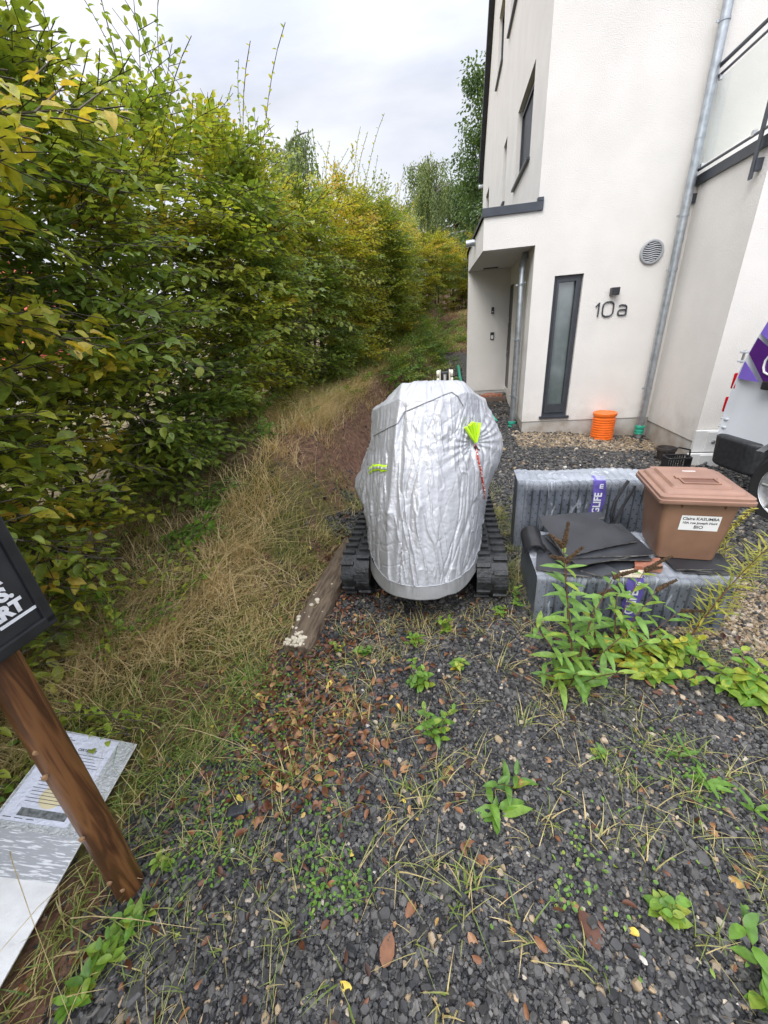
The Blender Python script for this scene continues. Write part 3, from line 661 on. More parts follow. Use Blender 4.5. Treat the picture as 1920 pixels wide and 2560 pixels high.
# ------------------------------------------------------------------ the house
house = tag(empty('house', tuple(HO), -HA), 'white rendered modern house with anthracite windows and a corner porch', 'house')
def wall_grid(mb, us, zs, holes, f, reveal=0.0, rdir=1, top=None):
    """rectangular wall in (u,z) minus holes; f(u,z,d) -> xyz; reveals of the openings run d = reveal deep"""
    us = sorted(set(us) | {h[0] for h in holes} | {h[1] for h in holes}); zs = sorted(set(zs) | {h[2] for h in holes} | {h[3] for h in holes})
    for i in range(len(us) - 1):
        for j in range(len(zs) - 1):
            a, b, c, d = us[i], us[i + 1], zs[j], zs[j + 1]; um, zm = (a + b) / 2, (c + d) / 2
            if any(h[0] < um < h[1] and h[2] < zm < h[3] for h in holes): continue
            z4 = [c, c, d, d]
            if top:
                z4 = [min(c, top(a)), min(c, top(b)), min(d, top(b)), min(d, top(a))]
                if z4[2] - z4[1] < 1e-5 and z4[3] - z4[0] < 1e-5: continue
            mb.add([f(a, z4[0], 0), f(b, z4[1], 0), f(b, z4[2], 0), f(a, z4[3], 0)], [(0, 1, 2, 3)])
    for a, b, c, d in holes:
        for p, q in (((a, c), (b, c)), ((b, c), (b, d)), ((b, d), (a, d)), ((a, d), (a, c))):
            mb.add([f(*p, 0), f(*q, 0), f(*q, reveal), f(*p, reveal)], [(0, 1, 2, 3)])
X0 = .045
ridge = lambda y: 11.3 - 1.147 * abs(y - 4.7)
b = MB()
WIN = (.318, .672, .236, 2.04)
wall_grid(b, [X0, 2, 6.5], [.165, 3, 5.85], [WIN], lambda u, z, d: (u, d, z), .11)
b.build('front_wall', M_render, house)
b = MB()
SW = [(.92, 2.30, 3.54, 4.50), (3.60, 4.12, 3.68, 4.66), (3.05, 4.05, 6.18, 7.25), (5.02, 6.10, 6.30, 7.40), (7.28, 8.30, 3.90, 4.87)]
DOOR = (1.66, 2.13, .40, 2.13)
wall_grid(b, [0, 2.135], [.165, 2.40], [DOOR], lambda u, z, d: (X0 + d, u, z), .16)
wall_grid(b, [0, 2.135, 4.7, 6.4, 7.3, 9.5], [2.40, 4, 6, 8, 10, 11.3], SW, lambda u, z, d: (X0 + d, u, z), .15, top=ridge)
b.add([(X0, 9.5, 0), (6.5, 9.5, 0), (6.5, 9.5, 5.8), (X0, 9.5, 5.8)], [(0, 1, 2, 3)])
b.add([(6.5, 0, 0), (6.5, 9.5, 0), (6.5, 9.5, 5.8), (6.5, 4.7, 11.3), (6.5, 0, 5.8)], [(0, 1, 2, 3, 4)])
b.build('side_wall', M_render, house)
MB().box((X0 + .012, .012, -.4), (6.45, .6, .165)).build('plinth', M_plinth, house)
MB().box((X0 + .012, .60, -.3), (.5, 2.13, .165)).box((X0 + .014, 1.2, .165), (.4, 1.60, .31)).build('plinth', M_plinth, house)
# porch: pier wall facing front, annex behind it, canopy over it
AX = -.69; AXB = -.25
b = MB()
b.add([(AX, 2.135, .34), (X0, 2.135, .34), (X0, 2.135, 2.404), (AX, 2.135, 2.404)], [(0, 1, 2, 3)])
b.add([(AX, 2.135, .34), (AX, 2.135, 2.404), (AXB, 9.4, 2.404), (AXB, 9.4, .34)], [(0, 1, 2, 3)])
b.add([(AXB, 9.4, .3), (X0, 9.4, .3), (X0, 9.4, 2.70), (AXB, 9.4, 2.70)], [(0, 1, 2, 3)])
b.build('annex_wall', M_render, house)
MB().prism([(AX + .012, 2.147), (X0, 2.147), (X0, 9.38), (AXB + .012, 9.38)], -.1, .34, lambda a, c, h: (a, c, h)).build('plinth', M_plinth, house)
b = MB()   # canopy shell: front face, left face, soffit
b.add([(-.60, 0, 2.40), (X0, 0, 2.40), (X0, 0, 2.752), (-.60, 0, 2.752)], [(0, 1, 2, 3)])
b.add([(-.60, 0, 2.40), (-.60, 0, 2.752), (AX, 2.135, 2.704), (AX, 2.135, 2.404)], [(0, 1, 2, 3)])
b.add([(AX, 2.135, 2.404), (AX, 2.135, 2.704), (AXB, 9.4, 2.70), (AXB, 9.4, 2.404)], [(0, 1, 2, 3)])
b.build('canopy', M_render, house)
MB().add([(-.60, 0, 2.40), (X0, 0, 2.40), (X0, 2.135, 2.404), (AX, 2.135, 2.404)], [(0, 1, 2, 3)]).build('soffit', M_soffit, house)
b = MB(); b.box((-.625, -.025, 2.752), (.10, .03, 2.845), bev=.004).box((.03, -.028, 2.845), (.10, .05, 2.885), bev=.004)
b.build('flashing', M_anthr_met, house)
b = MB(); b.add([(-.625, 0, 2.752), (-.60, 0, 2.845), (AX - .0, 2.135, 2.80), (AX - .03, 2.135, 2.70)], [(0, 1, 2, 3)])
b.add([(AX - .03, 2.135, 2.70), (AX, 2.135, 2.80), (AXB, 9.42, 2.80), (AXB - .03, 9.42, 2.70)], [(0, 1, 2, 3)])
b.add([(-.60, .0, 2.843), (X0, 0, 2.843), (X0, 9.4, 2.80), (AXB, 9.4, 2.80), (AX, 2.135, 2.80)], [(0, 1, 2, 3, 4)])
b.build('annex_roof', M_roof, house)
MB().tube([(-.60, 1.0, 2.66), (-.78, 1.0, 2.65)], .045, 16).build('roof_spout', M_zinc, house, smooth=True)
# main roof: two slabs with dark verge
b = MB()
for sgn in (1, -1):
    y1 = 4.7 + sgn * 5.0; f = lambda a, z: (a, z)
    q = [(4.7, 11.30), (4.7, 11.56), (y1, 11.56 - 1.147 * 5.0), (y1, 11.30 - 1.147 * 5.0)]
    b.prism(q, -.09, 6.7, lambda a, c, h: (h, a, c))
b.build('roof', M_roof, house)
MB().box((-.09, 9.62, 5.42), (6.7, 9.74, 5.52), bev=.03).build('gutter', M_zinc, house)

def window(parent, name, f, a0, a1, z0, z1, depth, fw=.055, mull=None, pane=None):
    """frame set back in an opening; f(a,z,d)"""
    fr = MB()
    def bar(p, q, r, s, d0, d1): fr.add([f(x, z, d) for d in (d0, d1) for z in (r, s) for x in (p, q)], [(0, 2, 3, 1), (4, 5, 7, 6), (0, 1, 5, 4), (2, 6, 7, 3), (0, 4, 6, 2), (1, 3, 7, 5)])
    d0, d1 = depth - .05, depth
    bar(a0, a1, z1 - fw, z1, d0, d1); bar(a0, a1, z0, z0 + fw, d0, d1); bar(a0, a0 + fw, z0 + fw, z1 - fw, d0, d1); bar(a1 - fw, a1, z0 + fw, z1 - fw, d0, d1)
    i0, i1, j0, j1 = a0 + fw, a1 - fw, z0 + fw, z1 - fw; g = fw * .72; e0, e1 = d0 - .014, d0 + .026
    bar(i0, i1, j1 - g, j1, e0, e1); bar(i0, i1, j0, j0 + g, e0, e1); bar(i0, i0 + g, j0 + g, j1 - g, e0, e1); bar(i1 - g, i1, j0 + g, j1 - g, e0, e1)
    if mull: bar(i0 + g, i1 - g, mull - .03, mull + .03, e0, e1)
    w = fr.build(name, M_anthr, parent)
    MB().add([f(i0 + g, j0 + g, d1 - .01), f(i1 - g, j0 + g, d1 - .01), f(i1 - g, j1 - g, d1 - .01), f(i0 + g, j1 - g, d1 - .01)], [(0, 1, 2, 3)]).build('pane', pane or M_glasswin, w)
    return w
M_glasswin = mat('window_glass', (.045, .055, .058), .06, spec=1.0, var=.2, vscale=2)
M_glasswin.node_tree.nodes['Principled BSDF'].inputs['Coat Weight'].default_value = .6
M_frost = mat('obscured_glass', (.10, .125, .12), .18, spec=1.0, color2=(.17, .20, .195), vscale=3)
M_frost.node_tree.nodes['Principled BSDF'].inputs['Coat Weight'].default_value = .9
w = window(house, 'narrow_window', lambda a, z, d: (a, d, z), *WIN, .10, .042, pane=M_frost)
MB().box((WIN[0] + .04, .035, .278), (WIN[1] - .04, .052, .40)).lathe([(.009, .028), (.009, .036)], (.40, 0, .335), 12, 'y').lathe([(.009, .028), (.009, .036)], (.585, 0, .335), 12, 'y').build('bottom_panel', M_anthr, w)
MB().box((.288, -.035, .205), (.70, .10, .238), bev=.004).build('sill', M_anthr_met, w)
for a0, a1, z0, z1 in SW:
    w = window(house, 'side_window', lambda a, z, d: (X0 + d, a, z), a0, a1, z0, z1, .12, .06)
    MB().box((X0 - .045, a0 - .03, z0 - .03), (X0 + .11, a1 + .03, z0 + .004), bev=.004).build('sill', M_anthr_met, w)
    sl = MB(); n = int((z1 - z0 - .12) / .03)
    if a1 - a0 > .8 and z0 < 6:
        for k in range(n): sl.box((X0 + .082, a0 + .07, z0 + .07 + k * .03), (X0 + .088, a1 - .07, z0 + .091 + k * .03))
        sl.build('blind', M_anthr, w)
d = MB().box((X0 + .012, DOOR[0] + .002, DOOR[2]), (X0 + .155, DOOR[1] - .002, DOOR[3] - .002), bev=.006).box((X0 + .004, DOOR[0] + .03, .44), (X0 + .012, DOOR[1] - .04, 2.08), bev=.004).build('front_door', M_black, house)
MB().tube([(X0 - .02, 1.93, .95), (X0 - .02, 1.93, 1.65)], .010, 10).tube([(X0 - .02, 1.93, 1.05), (X0 + .01, 1.93, 1.05)], .007, 8).tube([(X0 - .02, 1.93, 1.55), (X0 + .01, 1.93, 1.55)], .007, 8).build('door_handle', M_steel, d, smooth=True)
MB().box((-.45, 1.80, 2.388), (-.21, 1.86, 2.404)).build('soffit_light', M_black, house)
# doorbell, letter plate
p = MB().box((-.262, 2.112, 1.70), (-.212, 2.134, 1.81), bev=.004).build('doorbell', M_black, house)
MB().lathe([(.010, 2.107), (.010, 2.112)], (-.237, 0, 1.735), 14, 'y').build('button', M_steel, p)
p = MB().box((-.262, 2.118, 1.265), (-.196, 2.134, 1.39), bev=.004).build('intercom', M_black, house)
MB().box((-.250, 2.113, 1.275), (-.208, 2.118, 1.34), bev=.002).build('face_plate', M_white, p)
# round vent
vt = MB().lathe([(.132, -.004), (.132, -.020), (.122, -.028), (.108, -.028), (.104, -.016), (.104, -.004)], (1.422, 0, 2.195), 48, 'y', caps=False).build('round_vent', M_greyvent, house, smooth=True)
b = MB()
for k in range(9):
    z0 = -.092 + k * .023; hw = sqrt(max(.1045 ** 2 - z0 ** 2, 1e-4)); n = 14
    for j in range(n):
        xa, xb = -hw + 2 * hw * j / n, -hw + 2 * hw * (j + 1) / n; wv = lambda x: .006 * sin(x * 42)
        za, zb = z0 + wv(xa), z0 + wv(xb); t = .0065
        b.add([(1.422 + xa, -.026, 2.195 + za - t), (1.422 + xb, -.026, 2.195 + zb - t), (1.422 + xb, -.018, 2.195 + zb + t), (1.422 + xa, -.018, 2.195 + za + t)], [(0, 1, 2, 3)])
b.build('louvre', M_greyvent, vt); MB().lathe([(.104, -.003), (.104, -.006)], (1.422, 0, 2.195), 40, 'y').build('vent_back', M_dark, vt)
# wall lamp
lp = MB().box((1.012, -.085, 1.755), (1.105, -.001, 1.845), bev=.004).build('wall_lamp', M_black, house)
MB().box((1.022, -.075, 1.7535), (1.095, -.012, 1.7555)).build('lamp_glass', M_white, lp)
# the number 10a in raised tubes
b = MB(); zt, zb_ = 1.688, 1.522; y = -.012
b.tube([(.865, y, 1.642), (.905, y, zt), (.905, y, zb_)], .0095, 8)
def rrect(x0, x1, z0, z1, rad, n=5):
    out = []
    for cx, cz, a0 in ((x1 - rad, z1 - rad, 0), (x0 + rad, z1 - rad, 90), (x0 + rad, z0 + rad, 180), (x1 - rad, z0 + rad, 270)):
        for i in range(n + 1): a = radians(a0 + 90 * i / n); out.append((cx + rad * cos(a), cz + rad * sin(a)))
    return out
b.tube([(p, y, q) for p, q in rrect(.955, 1.085, 1.518, 1.686, .05)], .0095, 8, closed=True)
b.tube([(p, y, q) for p, q in rrect(1.148, 1.245, 1.518, 1.583, .028)], .0095, 8, closed=True)
b.tube([(1.150, y, 1.628), (1.175, y, 1.638), (1.225, y, 1.634), (1.243, y, 1.615), (1.245, y, 1.58), (1.247, y, 1.516)], .0095, 8)
b.build('house_number', M_anthr, house, smooth=True)
# front downpipe
def downpipe(parent, pts, r, z0, clamps, name='downpipe', yb=0.0):
    p = MB().tube(pts, r, 20).build(name, M_zinc, parent, smooth=True); x, y = pts[-1][0], pts[-1][1]
    for c in clamps:
        MB().tube([(x, y, c - .012), (x, y, c + .012)], r + .006, 20).box((x - .006, y, c - .008), (x + .006, yb, c + .008)).box((x - r - .03, y - .006, c - .01), (x - r, y + .006, c + .01)).build('clamp', M_zinc, p)
    MB().lathe([(r + .010, z0), (r + .016, z0 + .004), (r + .010, z0 + .03), (r + .017, z0 + .036), (r + .017, z0 + .052), (r + .008, z0 + .058), (r + .008, z0 + .08), (r + .018, z0 + .085), (r + .018, z0 + .115), (r + .006, z0 + .12)], (x, y, 0), 24).build('pipe_socket', M_green, p, smooth=True)
    return p
dp = downpipe(house, [(1.667, -.085, 5.9), (1.667, -.085, -.10)], .045, -.05, (.58, 1.98, 2.52, 4.1))
for zj in (2.26, 3.2): MB().tube([(1.667, -.085, zj), (1.667, -.085, zj + .04)], .049, 20).build('pipe_joint', M_zinc, dp, smooth=True)
downpipe(house, [(.02, .50, 2.42), (.01, .48, 2.36), (-.035, .36, 2.26), (-.045, .32, 2.18), (-.045, .32, 1.4), (-.045, .32, 0.05)], .043, -.01, (.5, 1.3, 2.0), 'porch_downpipe')
# wing with terrace
WX = 1.785; WY = -1.18
b = MB(); 
b.add([(WX, WY, .12), (WX, 0, .12), (WX, 0, 2.80), (WX, WY, 2.80)], [(0, 1, 2, 3)])
b.add([(WX, WY, .12), (6.5, WY, .12), (6.5, WY, 2.80), (WX, WY, 2.80)], [(0, 1, 2, 3)])
b.add([(WX, WY, 2.80), (6.5, WY, 2.80), (6.5, 0, 2.80), (WX, 0, 2.80)], [(0, 1, 2, 3)])
b.build('wing_wall', M_render, house)
MB().box((WX + .012, WY + .012, -.5), (6.4, -.0, .12)).build('plinth', M_plinth, house)
MB().box((WX - .03, WY - .03, 2.80), (WX + .05, -.002, 2.895), bev=.004).box((WX + .05, WY - .03, 2.80), (6.5, WY + .05, 2.895), bev=.004).build('terrace_edge', M_anthr_met, house)
rl = MB().tube([(WX - .06, .02, 3.775), (WX - .06, WY - .06, 3.775), (6.4, WY - .06, 3.775)], .020, 12)
rl.tube([(WX - .06, .02, 3.69), (WX - .06, WY - .06, 3.69), (6.4, WY - .06, 3.69)], .014, 10).tube([(WX - .06, .02, 2.93), (WX - .06, WY - .06, 2.93), (6.4, WY - .06, 2.93)], .014, 10)
rail = rl.build('railing', M_anthr_met, house, smooth=True)
for (px, py, dx, dy) in ((WX - .06, .0, 0, 1), (WX - .06, -1.06, 0, 1), (3.2, WY - .06, 1, 0), (4.6, WY - .06, 1, 0)):
    q = MB().box((px - .022 + .014 * dy, py - .022 + .014 * dx, 2.58), (px + .022 - .014 * dy, py + .022 - .014 * dx, 3.70))
    if dy: q.box((px, py - .03, 2.64), (WX + .0, py + .03, 2.73))
    else: q.box((px - .03, py, 2.64), (px + .03, WY, 2.73))
    q.tube([(px, py, 3.68), (px, py, 3.775)], .009, 8)
    q.build('railing_post', M_anthr_met, rail)
M_pane = glass('railing_glass', (.96, .98, .97), .05, .04)
for a, c in (((WX - .06, -.06, 2.965), (WX - .052, -1.0, 3.655)), ((WX + .02, WY - .06, 2.965), (3.12, WY - .052, 3.655)), ((3.28, WY - .06, 2.965), (4.52, WY - .052, 3.655))):
    g = MB().box((min(a[0], c[0]), min(a[1], c[1]), a[2]), (max(a[0], c[0]), max(a[1], c[1]), c[2])).build('glass_panel', M_pane, rail)
for py in (-.12, -.94):
    for pz in (2.95, 3.665): MB().box((WX - .072, py - .018, pz - .022), (WX - .040, py + .018, pz + .022), bev=.003).build('glass_clip', M_steel, rail)
downpipe(house, [(2.92, WY - .085, 2.75), (2.92, WY - .085, -.15)], .050, -.18, (.5, 1.9), 'wing_downpipe', WY)

# white panels with bolts at the wing corner
for i, (a0, a1, y0, y1, z0, z1, lab) in enumerate(((1.76, 2.3, -1.235, -1.19, .01, .262, 'upper white board with bolt at the foot of the wing wall'), (1.71, 2.35, -1.29, -1.24, -.20, .006, 'lower white board with bolt at the foot of the wing wall'))):
    e = tag(empty('facing_board', tuple(HO), -HA), lab, 'board', 'white boards at the wing corner')
    MB().box((a0, y0, z0), (a1, y1, z1), bev=.006).build('board', M_white, e)
    MB().box((a0 + .11, y0 - .02, z0 + .008), (a1 - .02, y0 - .001, z1 - .012), bev=.004).build('cover_plate', M_white, e)
    bz = (z0 + z1) / 2; MB().lathe([(.020, y0 - .022), (.020, y0 - .028)], (a0 + .18, 0, bz), 18, 'y').lathe([(.012, y0 - .028), (.011, y0 - .042)], (a0 + .18, 0, bz), 6, 'y').build('bolt', M_steel, e)

# ------------------------------------------------------------------ small things near the house
def babs(mb, name, m, par, smooth=False):
    o = mb.build(name, m, par, smooth=smooth); o.location = -Vector(par.location); return o
e = tag(empty('orange_pipe_section', (*xy_of(1.14, -.17), H(*xy_of(1.14, -.17)))), 'ribbed orange plastic pipe piece with a flat lid standing by the wall', 'pipe section')
pr = [(.138, -.02)]
for k in range(9): z = .01 + k * .034; pr += [(.138, z), (.147, z + .006), (.147, z + .020), (.138, z + .026)]
pr += [(.138, .33)]
MB().lathe(pr, (0, 0, 0), 40).build('pipe_body', M_orange, e, smooth=True)
MB().lathe([(.0, .372), (.12, .372), (.126, .380), (.148, .380), (.153, .374), (.153, .345), (.149, .335), (.12, .335)], (0, 0, 0), 40, caps=False).build('lid', M_orange, e, smooth=True)
def pot(loc, r1, r0, h, label):
    e = tag(empty('flower_pot', loc), label, 'flower pot'); MB().lathe([(r0 * .9, .0), (r0, .0), (r1 * .93, h * .82), (r1, h * .82), (r1, h), (r1 * .9, h), (r0 * .9, .01)], (0, 0, 0), 28, caps=False).build('pot_body', M_pot, e, smooth=True)
    MB().lathe([(.0, h * .78), (r1 * .88, h * .78)], (0, 0, 0), 20, caps=False).build('soil', mat('pot_soil', (.03, .02, .015), .9, bump=.5), e)
px, py = 3.46, 4.42
pot((px, py, H(px, py) - .005), .105, .075, .17, 'dark brown flower pot on the gravel in front of the wing wall')
e = tag(empty('plastic_basket', (3.29, 4.02, H(3.29, 4.02)), radians(-10)), 'black plastic basket standing on the gravel behind the brown bin', 'basket')
b = MB(); 
for z in (.02, .165): b.tube([(x, y, z) for x, y in rrect(-.12, .12, -.07, .07, .03, 3)], .010, 8, closed=True)
b.build('rim', M_black, e, smooth=True)
b = MB().box((-.11, -.06, .005), (.11, .06, .012))
for k in range(9): b.box((-.105 + k * .0245, -.072, .02), (-.092 + k * .0245, -.064, .085)); b.box((-.105 + k * .0245, .064, .02), (-.092 + k * .0245, .072, .16))
b.box((-.122, -.06, .02), (-.116, .06, .16)).box((.116, -.06, .02), (.122, .06, .16)); b.build('basket_wall', M_black, e)
MB().tube([(-.12, 0, .16), (-.11, 0, .24), (0, 0, .27), (.11, 0, .24), (.12, 0, .16)], .009, 8).build('handle', M_black, e, smooth=True)
# brick step at the door
sx, sy = xy_of(-.24, 1.72)
e = tag(empty('brick_step', (sx, sy, H(sx, sy) - .02), -HA), 'low step of loose red bricks below the black front door', 'step')
MB().box((-.22, -.12, 0), (.26, .20, .09), bev=.008).build('step_block', mat('mud_concrete', (.14, .10, .08), .9, bump=.5), e)
for i, (x, y, r, m) in enumerate(((-.10, -.02, 3, M_brick), (.10, .0, -4, M_brick), (-.02, .12, 2, M_brick), (.17, .12, 5, M_slatechip))):
    MB().box((-.10, -.05, 0), (.10, .05, .045), Matrix.Rotation(radians(r), 3, 'Z'), (x, y, .091), bev=.005).build('brick', m, e)
gx0, gy0 = xy_of(-.76, 2.25); gx1, gy1 = xy_of(-.80, 4.4)
tag(MB().tube([(gx0, gy0, H(gx0, gy0) + .13), ((gx0 + gx1) / 2, (gy0 + gy1) / 2, H((gx0 + gx1) / 2, (gy0 + gy1) / 2) + .06), (gx1, gy1, H(gx1, gy1) + .10)], .035, 14).tube([(gx0, gy0, H(gx0, gy0) + .13), (gx0 - .005, gy0 - .06, H(gx0, gy0) + .15)], .045, 14).build('drain_pipe', M_green, smooth=True), 'green drain pipe lying on the gravel along the porch pillar', 'pipe')

# ------------------------------------------------------------------ covered mini excavator
EO = (.20, 1.97, 0.0); EA = radians(-10)
ex = tag(empty('mini_excavator', EO, EA), 'small tracked digger hidden under a silver cover, only its rubber tracks showing', 'excavator')
def ex_local(p): dx, dy = p[0] - EO[0], p[1] - EO[1]; return Vector((dx * cos(EA) + dy * sin(EA), -dx * sin(EA) + dy * cos(EA), p[2]))
def track(xc):
    w = .175; Rr = .135; y0, y1 = .10, 1.25; zc = Rr + .012
    def loop(s, rr):  # s in 0..1 around a stadium
        st = y1 - y0; arc = pi * rr; P = 2 * st + 2 * arc; d = (s % 1) * P
        if d < st: return (y0 + d, zc - rr, 0)
        d -= st
        if d < arc: a = d / rr; return (y1 + rr * sin(a), zc - rr * cos(a), a)
        d -= arc
        if d < st: return (y1 - d, zc + rr, pi)
        d -= st; a = d / rr; return (y0 - rr * sin(a), zc + rr * cos(a), pi + a)
    b = MB(); n = 72
    for k in range(n):
        a0, a1 = loop(k / n, Rr), loop((k + 1) / n, Rr); b0, b1 = loop(k / n, Rr - .022), loop((k + 1) / n, Rr - .022)
        vs = []
        for x in (xc - w / 2, xc + w / 2): vs += [(x, a0[0], a0[1]), (x, a1[0], a1[1]), (x, b1[0], b1[1]), (x, b0[0], b0[1])]
        b.add(vs, [(0, 1, 5, 4), (3, 7, 6, 2), (0, 3, 2, 1), (4, 5, 6, 7)])
    t = b.build('track', M_rubber, ex)
    L = MB(); nl = 38
    for k in range(nl):
        for side, off in ((-1, 0), (1, .5)):
            y, z, a = loop((k + off) / nl, Rr); nrm = Vector((0, sin(a), -cos(a))); tg = Vector((0, cos(a), sin(a)))
            R = Matrix((Vector((1, 0, 0)), tg, -nrm)).transposed()
            jx = random.uniform(-.002, .002)
            x0, x1 = (-w / 2 - .002, -.008) if side < 0 else (.008, w / 2 + .002)
            L.box((x0 + jx, -.0145, -.018), (x1 + jx, .0145, .0), R, (xc, y, z), bev=.004)
    L.build('lug', M_rubber, t)
    f = MB().box((xc - .05, y0, zc - .07), (xc + .05, y1, zc + .05), bev=.02)
    for yy, rr in ((y0 + .0, .105), (y1, .105), (y0 + .35, .05), (y0 + .62, .05), (y0 + .9, .05)): f.lathe([(.02, xc - .06), (rr, xc - .06), (rr, xc + .06), (.02, xc + .06)], (0, yy, zc if rr > .1 else zc - .06), 20, 'x')
    f.build('roller', M_mudsteel, t, smooth=False)
track(-.415); track(.415)
MB().box((-.34, .15, .09), (.34, 1.15, .20), bev=.02).box((-.20, .25, .20), (.20, 1.0, .27), bev=.01).build('undercarriage', M_mudsteel, ex)
MB().lathe([(.05, .235), (.30, .235), (.325, .26), (.325, .40), (.30, .52), (.05, .52)], (.0, .22, 0), 40).build('counterweight', mat('dark_machine_paint', (.05, .055, .06), .4, var=.2), ex, smooth=True)
MB().box((-.22, .35, .27), (.25, .95, .85), bev=.04).build('engine_housing', M_anthr_met, ex)
bp_ = Vector((.146, 1.07, 1.235)); b = MB()
for sx in (-.034, .034): b.box((bp_.x + sx - .005, bp_.y - .10, .90), (bp_.x + sx + .005, bp_.y + .05, 1.262), bev=.003)
boom = b.build('boom', mat('pale_machine_paint', (.55, .50, .40), .5, var=.1), ex)
MB().box((bp_.x - .028, bp_.y - .02, .80), (bp_.x + .028, bp_.y + .045, 1.25), bev=.006).box((bp_.x - .05, bp_.y - .4, .55), (bp_.x + .05, bp_.y, .95), bev=.02).build('boom_box', M_black, boom)
MB().tube([(bp_.x, bp_.y - .07, .9), (bp_.x, bp_.y - .035, 1.235)], .014, 14).build('hydraulic_rod', M_steel, boom, smooth=True)
for sx in (-.048, .048):
    for z in (1.245, 1.195): MB().lathe([(.006, -.010), (.020, -.010), (.023, -.006), (.023, .006), (.020, .010), (.006, .010)], (bp_.x + sx, bp_.y - .06, z), 18, 'x').build('roller', mat('ivory_plastic', (.70, .66, .55), .5), boom, smooth=True)

def cover_surface(nth=620, nt_=230, ncap=90):
    th = np.linspace(0, 2 * pi, nth, endpoint=False)
    def sup(cx, cy, hx, hf, hb, n):
        c, s = np.cos(th), np.sin(th); hy = np.where(s < 0, hf, hb)
        return cx + hx * np.sign(c) * np.abs(c) ** (2 / n), cy + hy * np.sign(s) * np.abs(s) ** (2 / n)
    bx, by = sup(.004, .40, .362, .665, .62, 2.12)
    sx_, sy_ = sup(.034, .58, .325, .40, .42, 2.5)
    c, s = np.cos(th), np.sin(th)
    front = sstep((-s + .1) / .8)
    bz = .215 + .035 * np.abs(c) ** 3 + .025 * np.maximum(c, 0) ** 4 + .05 * sstep((s + .1) / .6) + .012 * np.sin(3 * th)
    szz = 1.155 - .035 * np.maximum(c, 0) ** 2 - .055 * np.maximum(-c, 0) ** 2 + .03 * np.maximum(-s, 0) ** 2 - .20 * np.maximum(s, 0)
    T = np.linspace(0, 1, nt_)[:, None]
    e_ = T ** 1.05
    X = bx * (1 - e_) + sx_ * e_; Y = by * (1 - e_) + sy_ * e_; Z = bz * (1 - T) + szz * T
    g = lambda th0, t0, wt, wz: np.exp(-((np.angle(np.exp(1j * (th - th0))) / wt) ** 2)[None] - ((T - t0) / wz) ** 2)
    out = .135 * g(-.05, .70, .50, .24) + .045 * g(.25, .35, .5, .3) + .090 * g(pi - .1, .42, .42, .14) + .055 * g(pi, .60, .5, .25) + .035 * g(-pi / 2, .45, 1.0, .45) + .08 * g(.75, .86, .22, .10) - .02 * g(pi - .2, .78, .4, .1)
    nx, ny = np.cos(th), np.sin(th)
    X = X + out * nx; Y = Y + out * ny
    # cap
    K = np.linspace(1, 0, ncap + 1)[1:][:, None]
    cx, cy = .06, .52
    Xc = cx + (X[-1] - cx) * K; Yc = cy + (Y[-1] - cy) * K
    Zc = 1.20 * (1 - K) + szz * K + .035 * np.sin(pi * K)
    Zc = Zc - .22 * sstep((Yc - .55) / .5)
    V = np.stack([np.concatenate([X, Xc]), np.concatenate([Y, Yc]), np.concatenate([Z, Zc])], -1)
    # pushed-up corners below the cloth
    def peak(px, py, a, w, wy): V[..., 2] += a * np.exp(-np.abs((V[..., 0] - px) / w) ** 1.5 - np.abs((V[..., 1] - py) / wy) ** 1.5) * sstep((V[..., 2] - .70) / .35)
    peak(-.10, .32, .055, .10, .16); peak(.25, .32, .068, .10, .16); peak(.08, .32, .045, .18, .12)
    return V, th, nth, nt_
CV, cth, nth, nt_ = cover_surface()
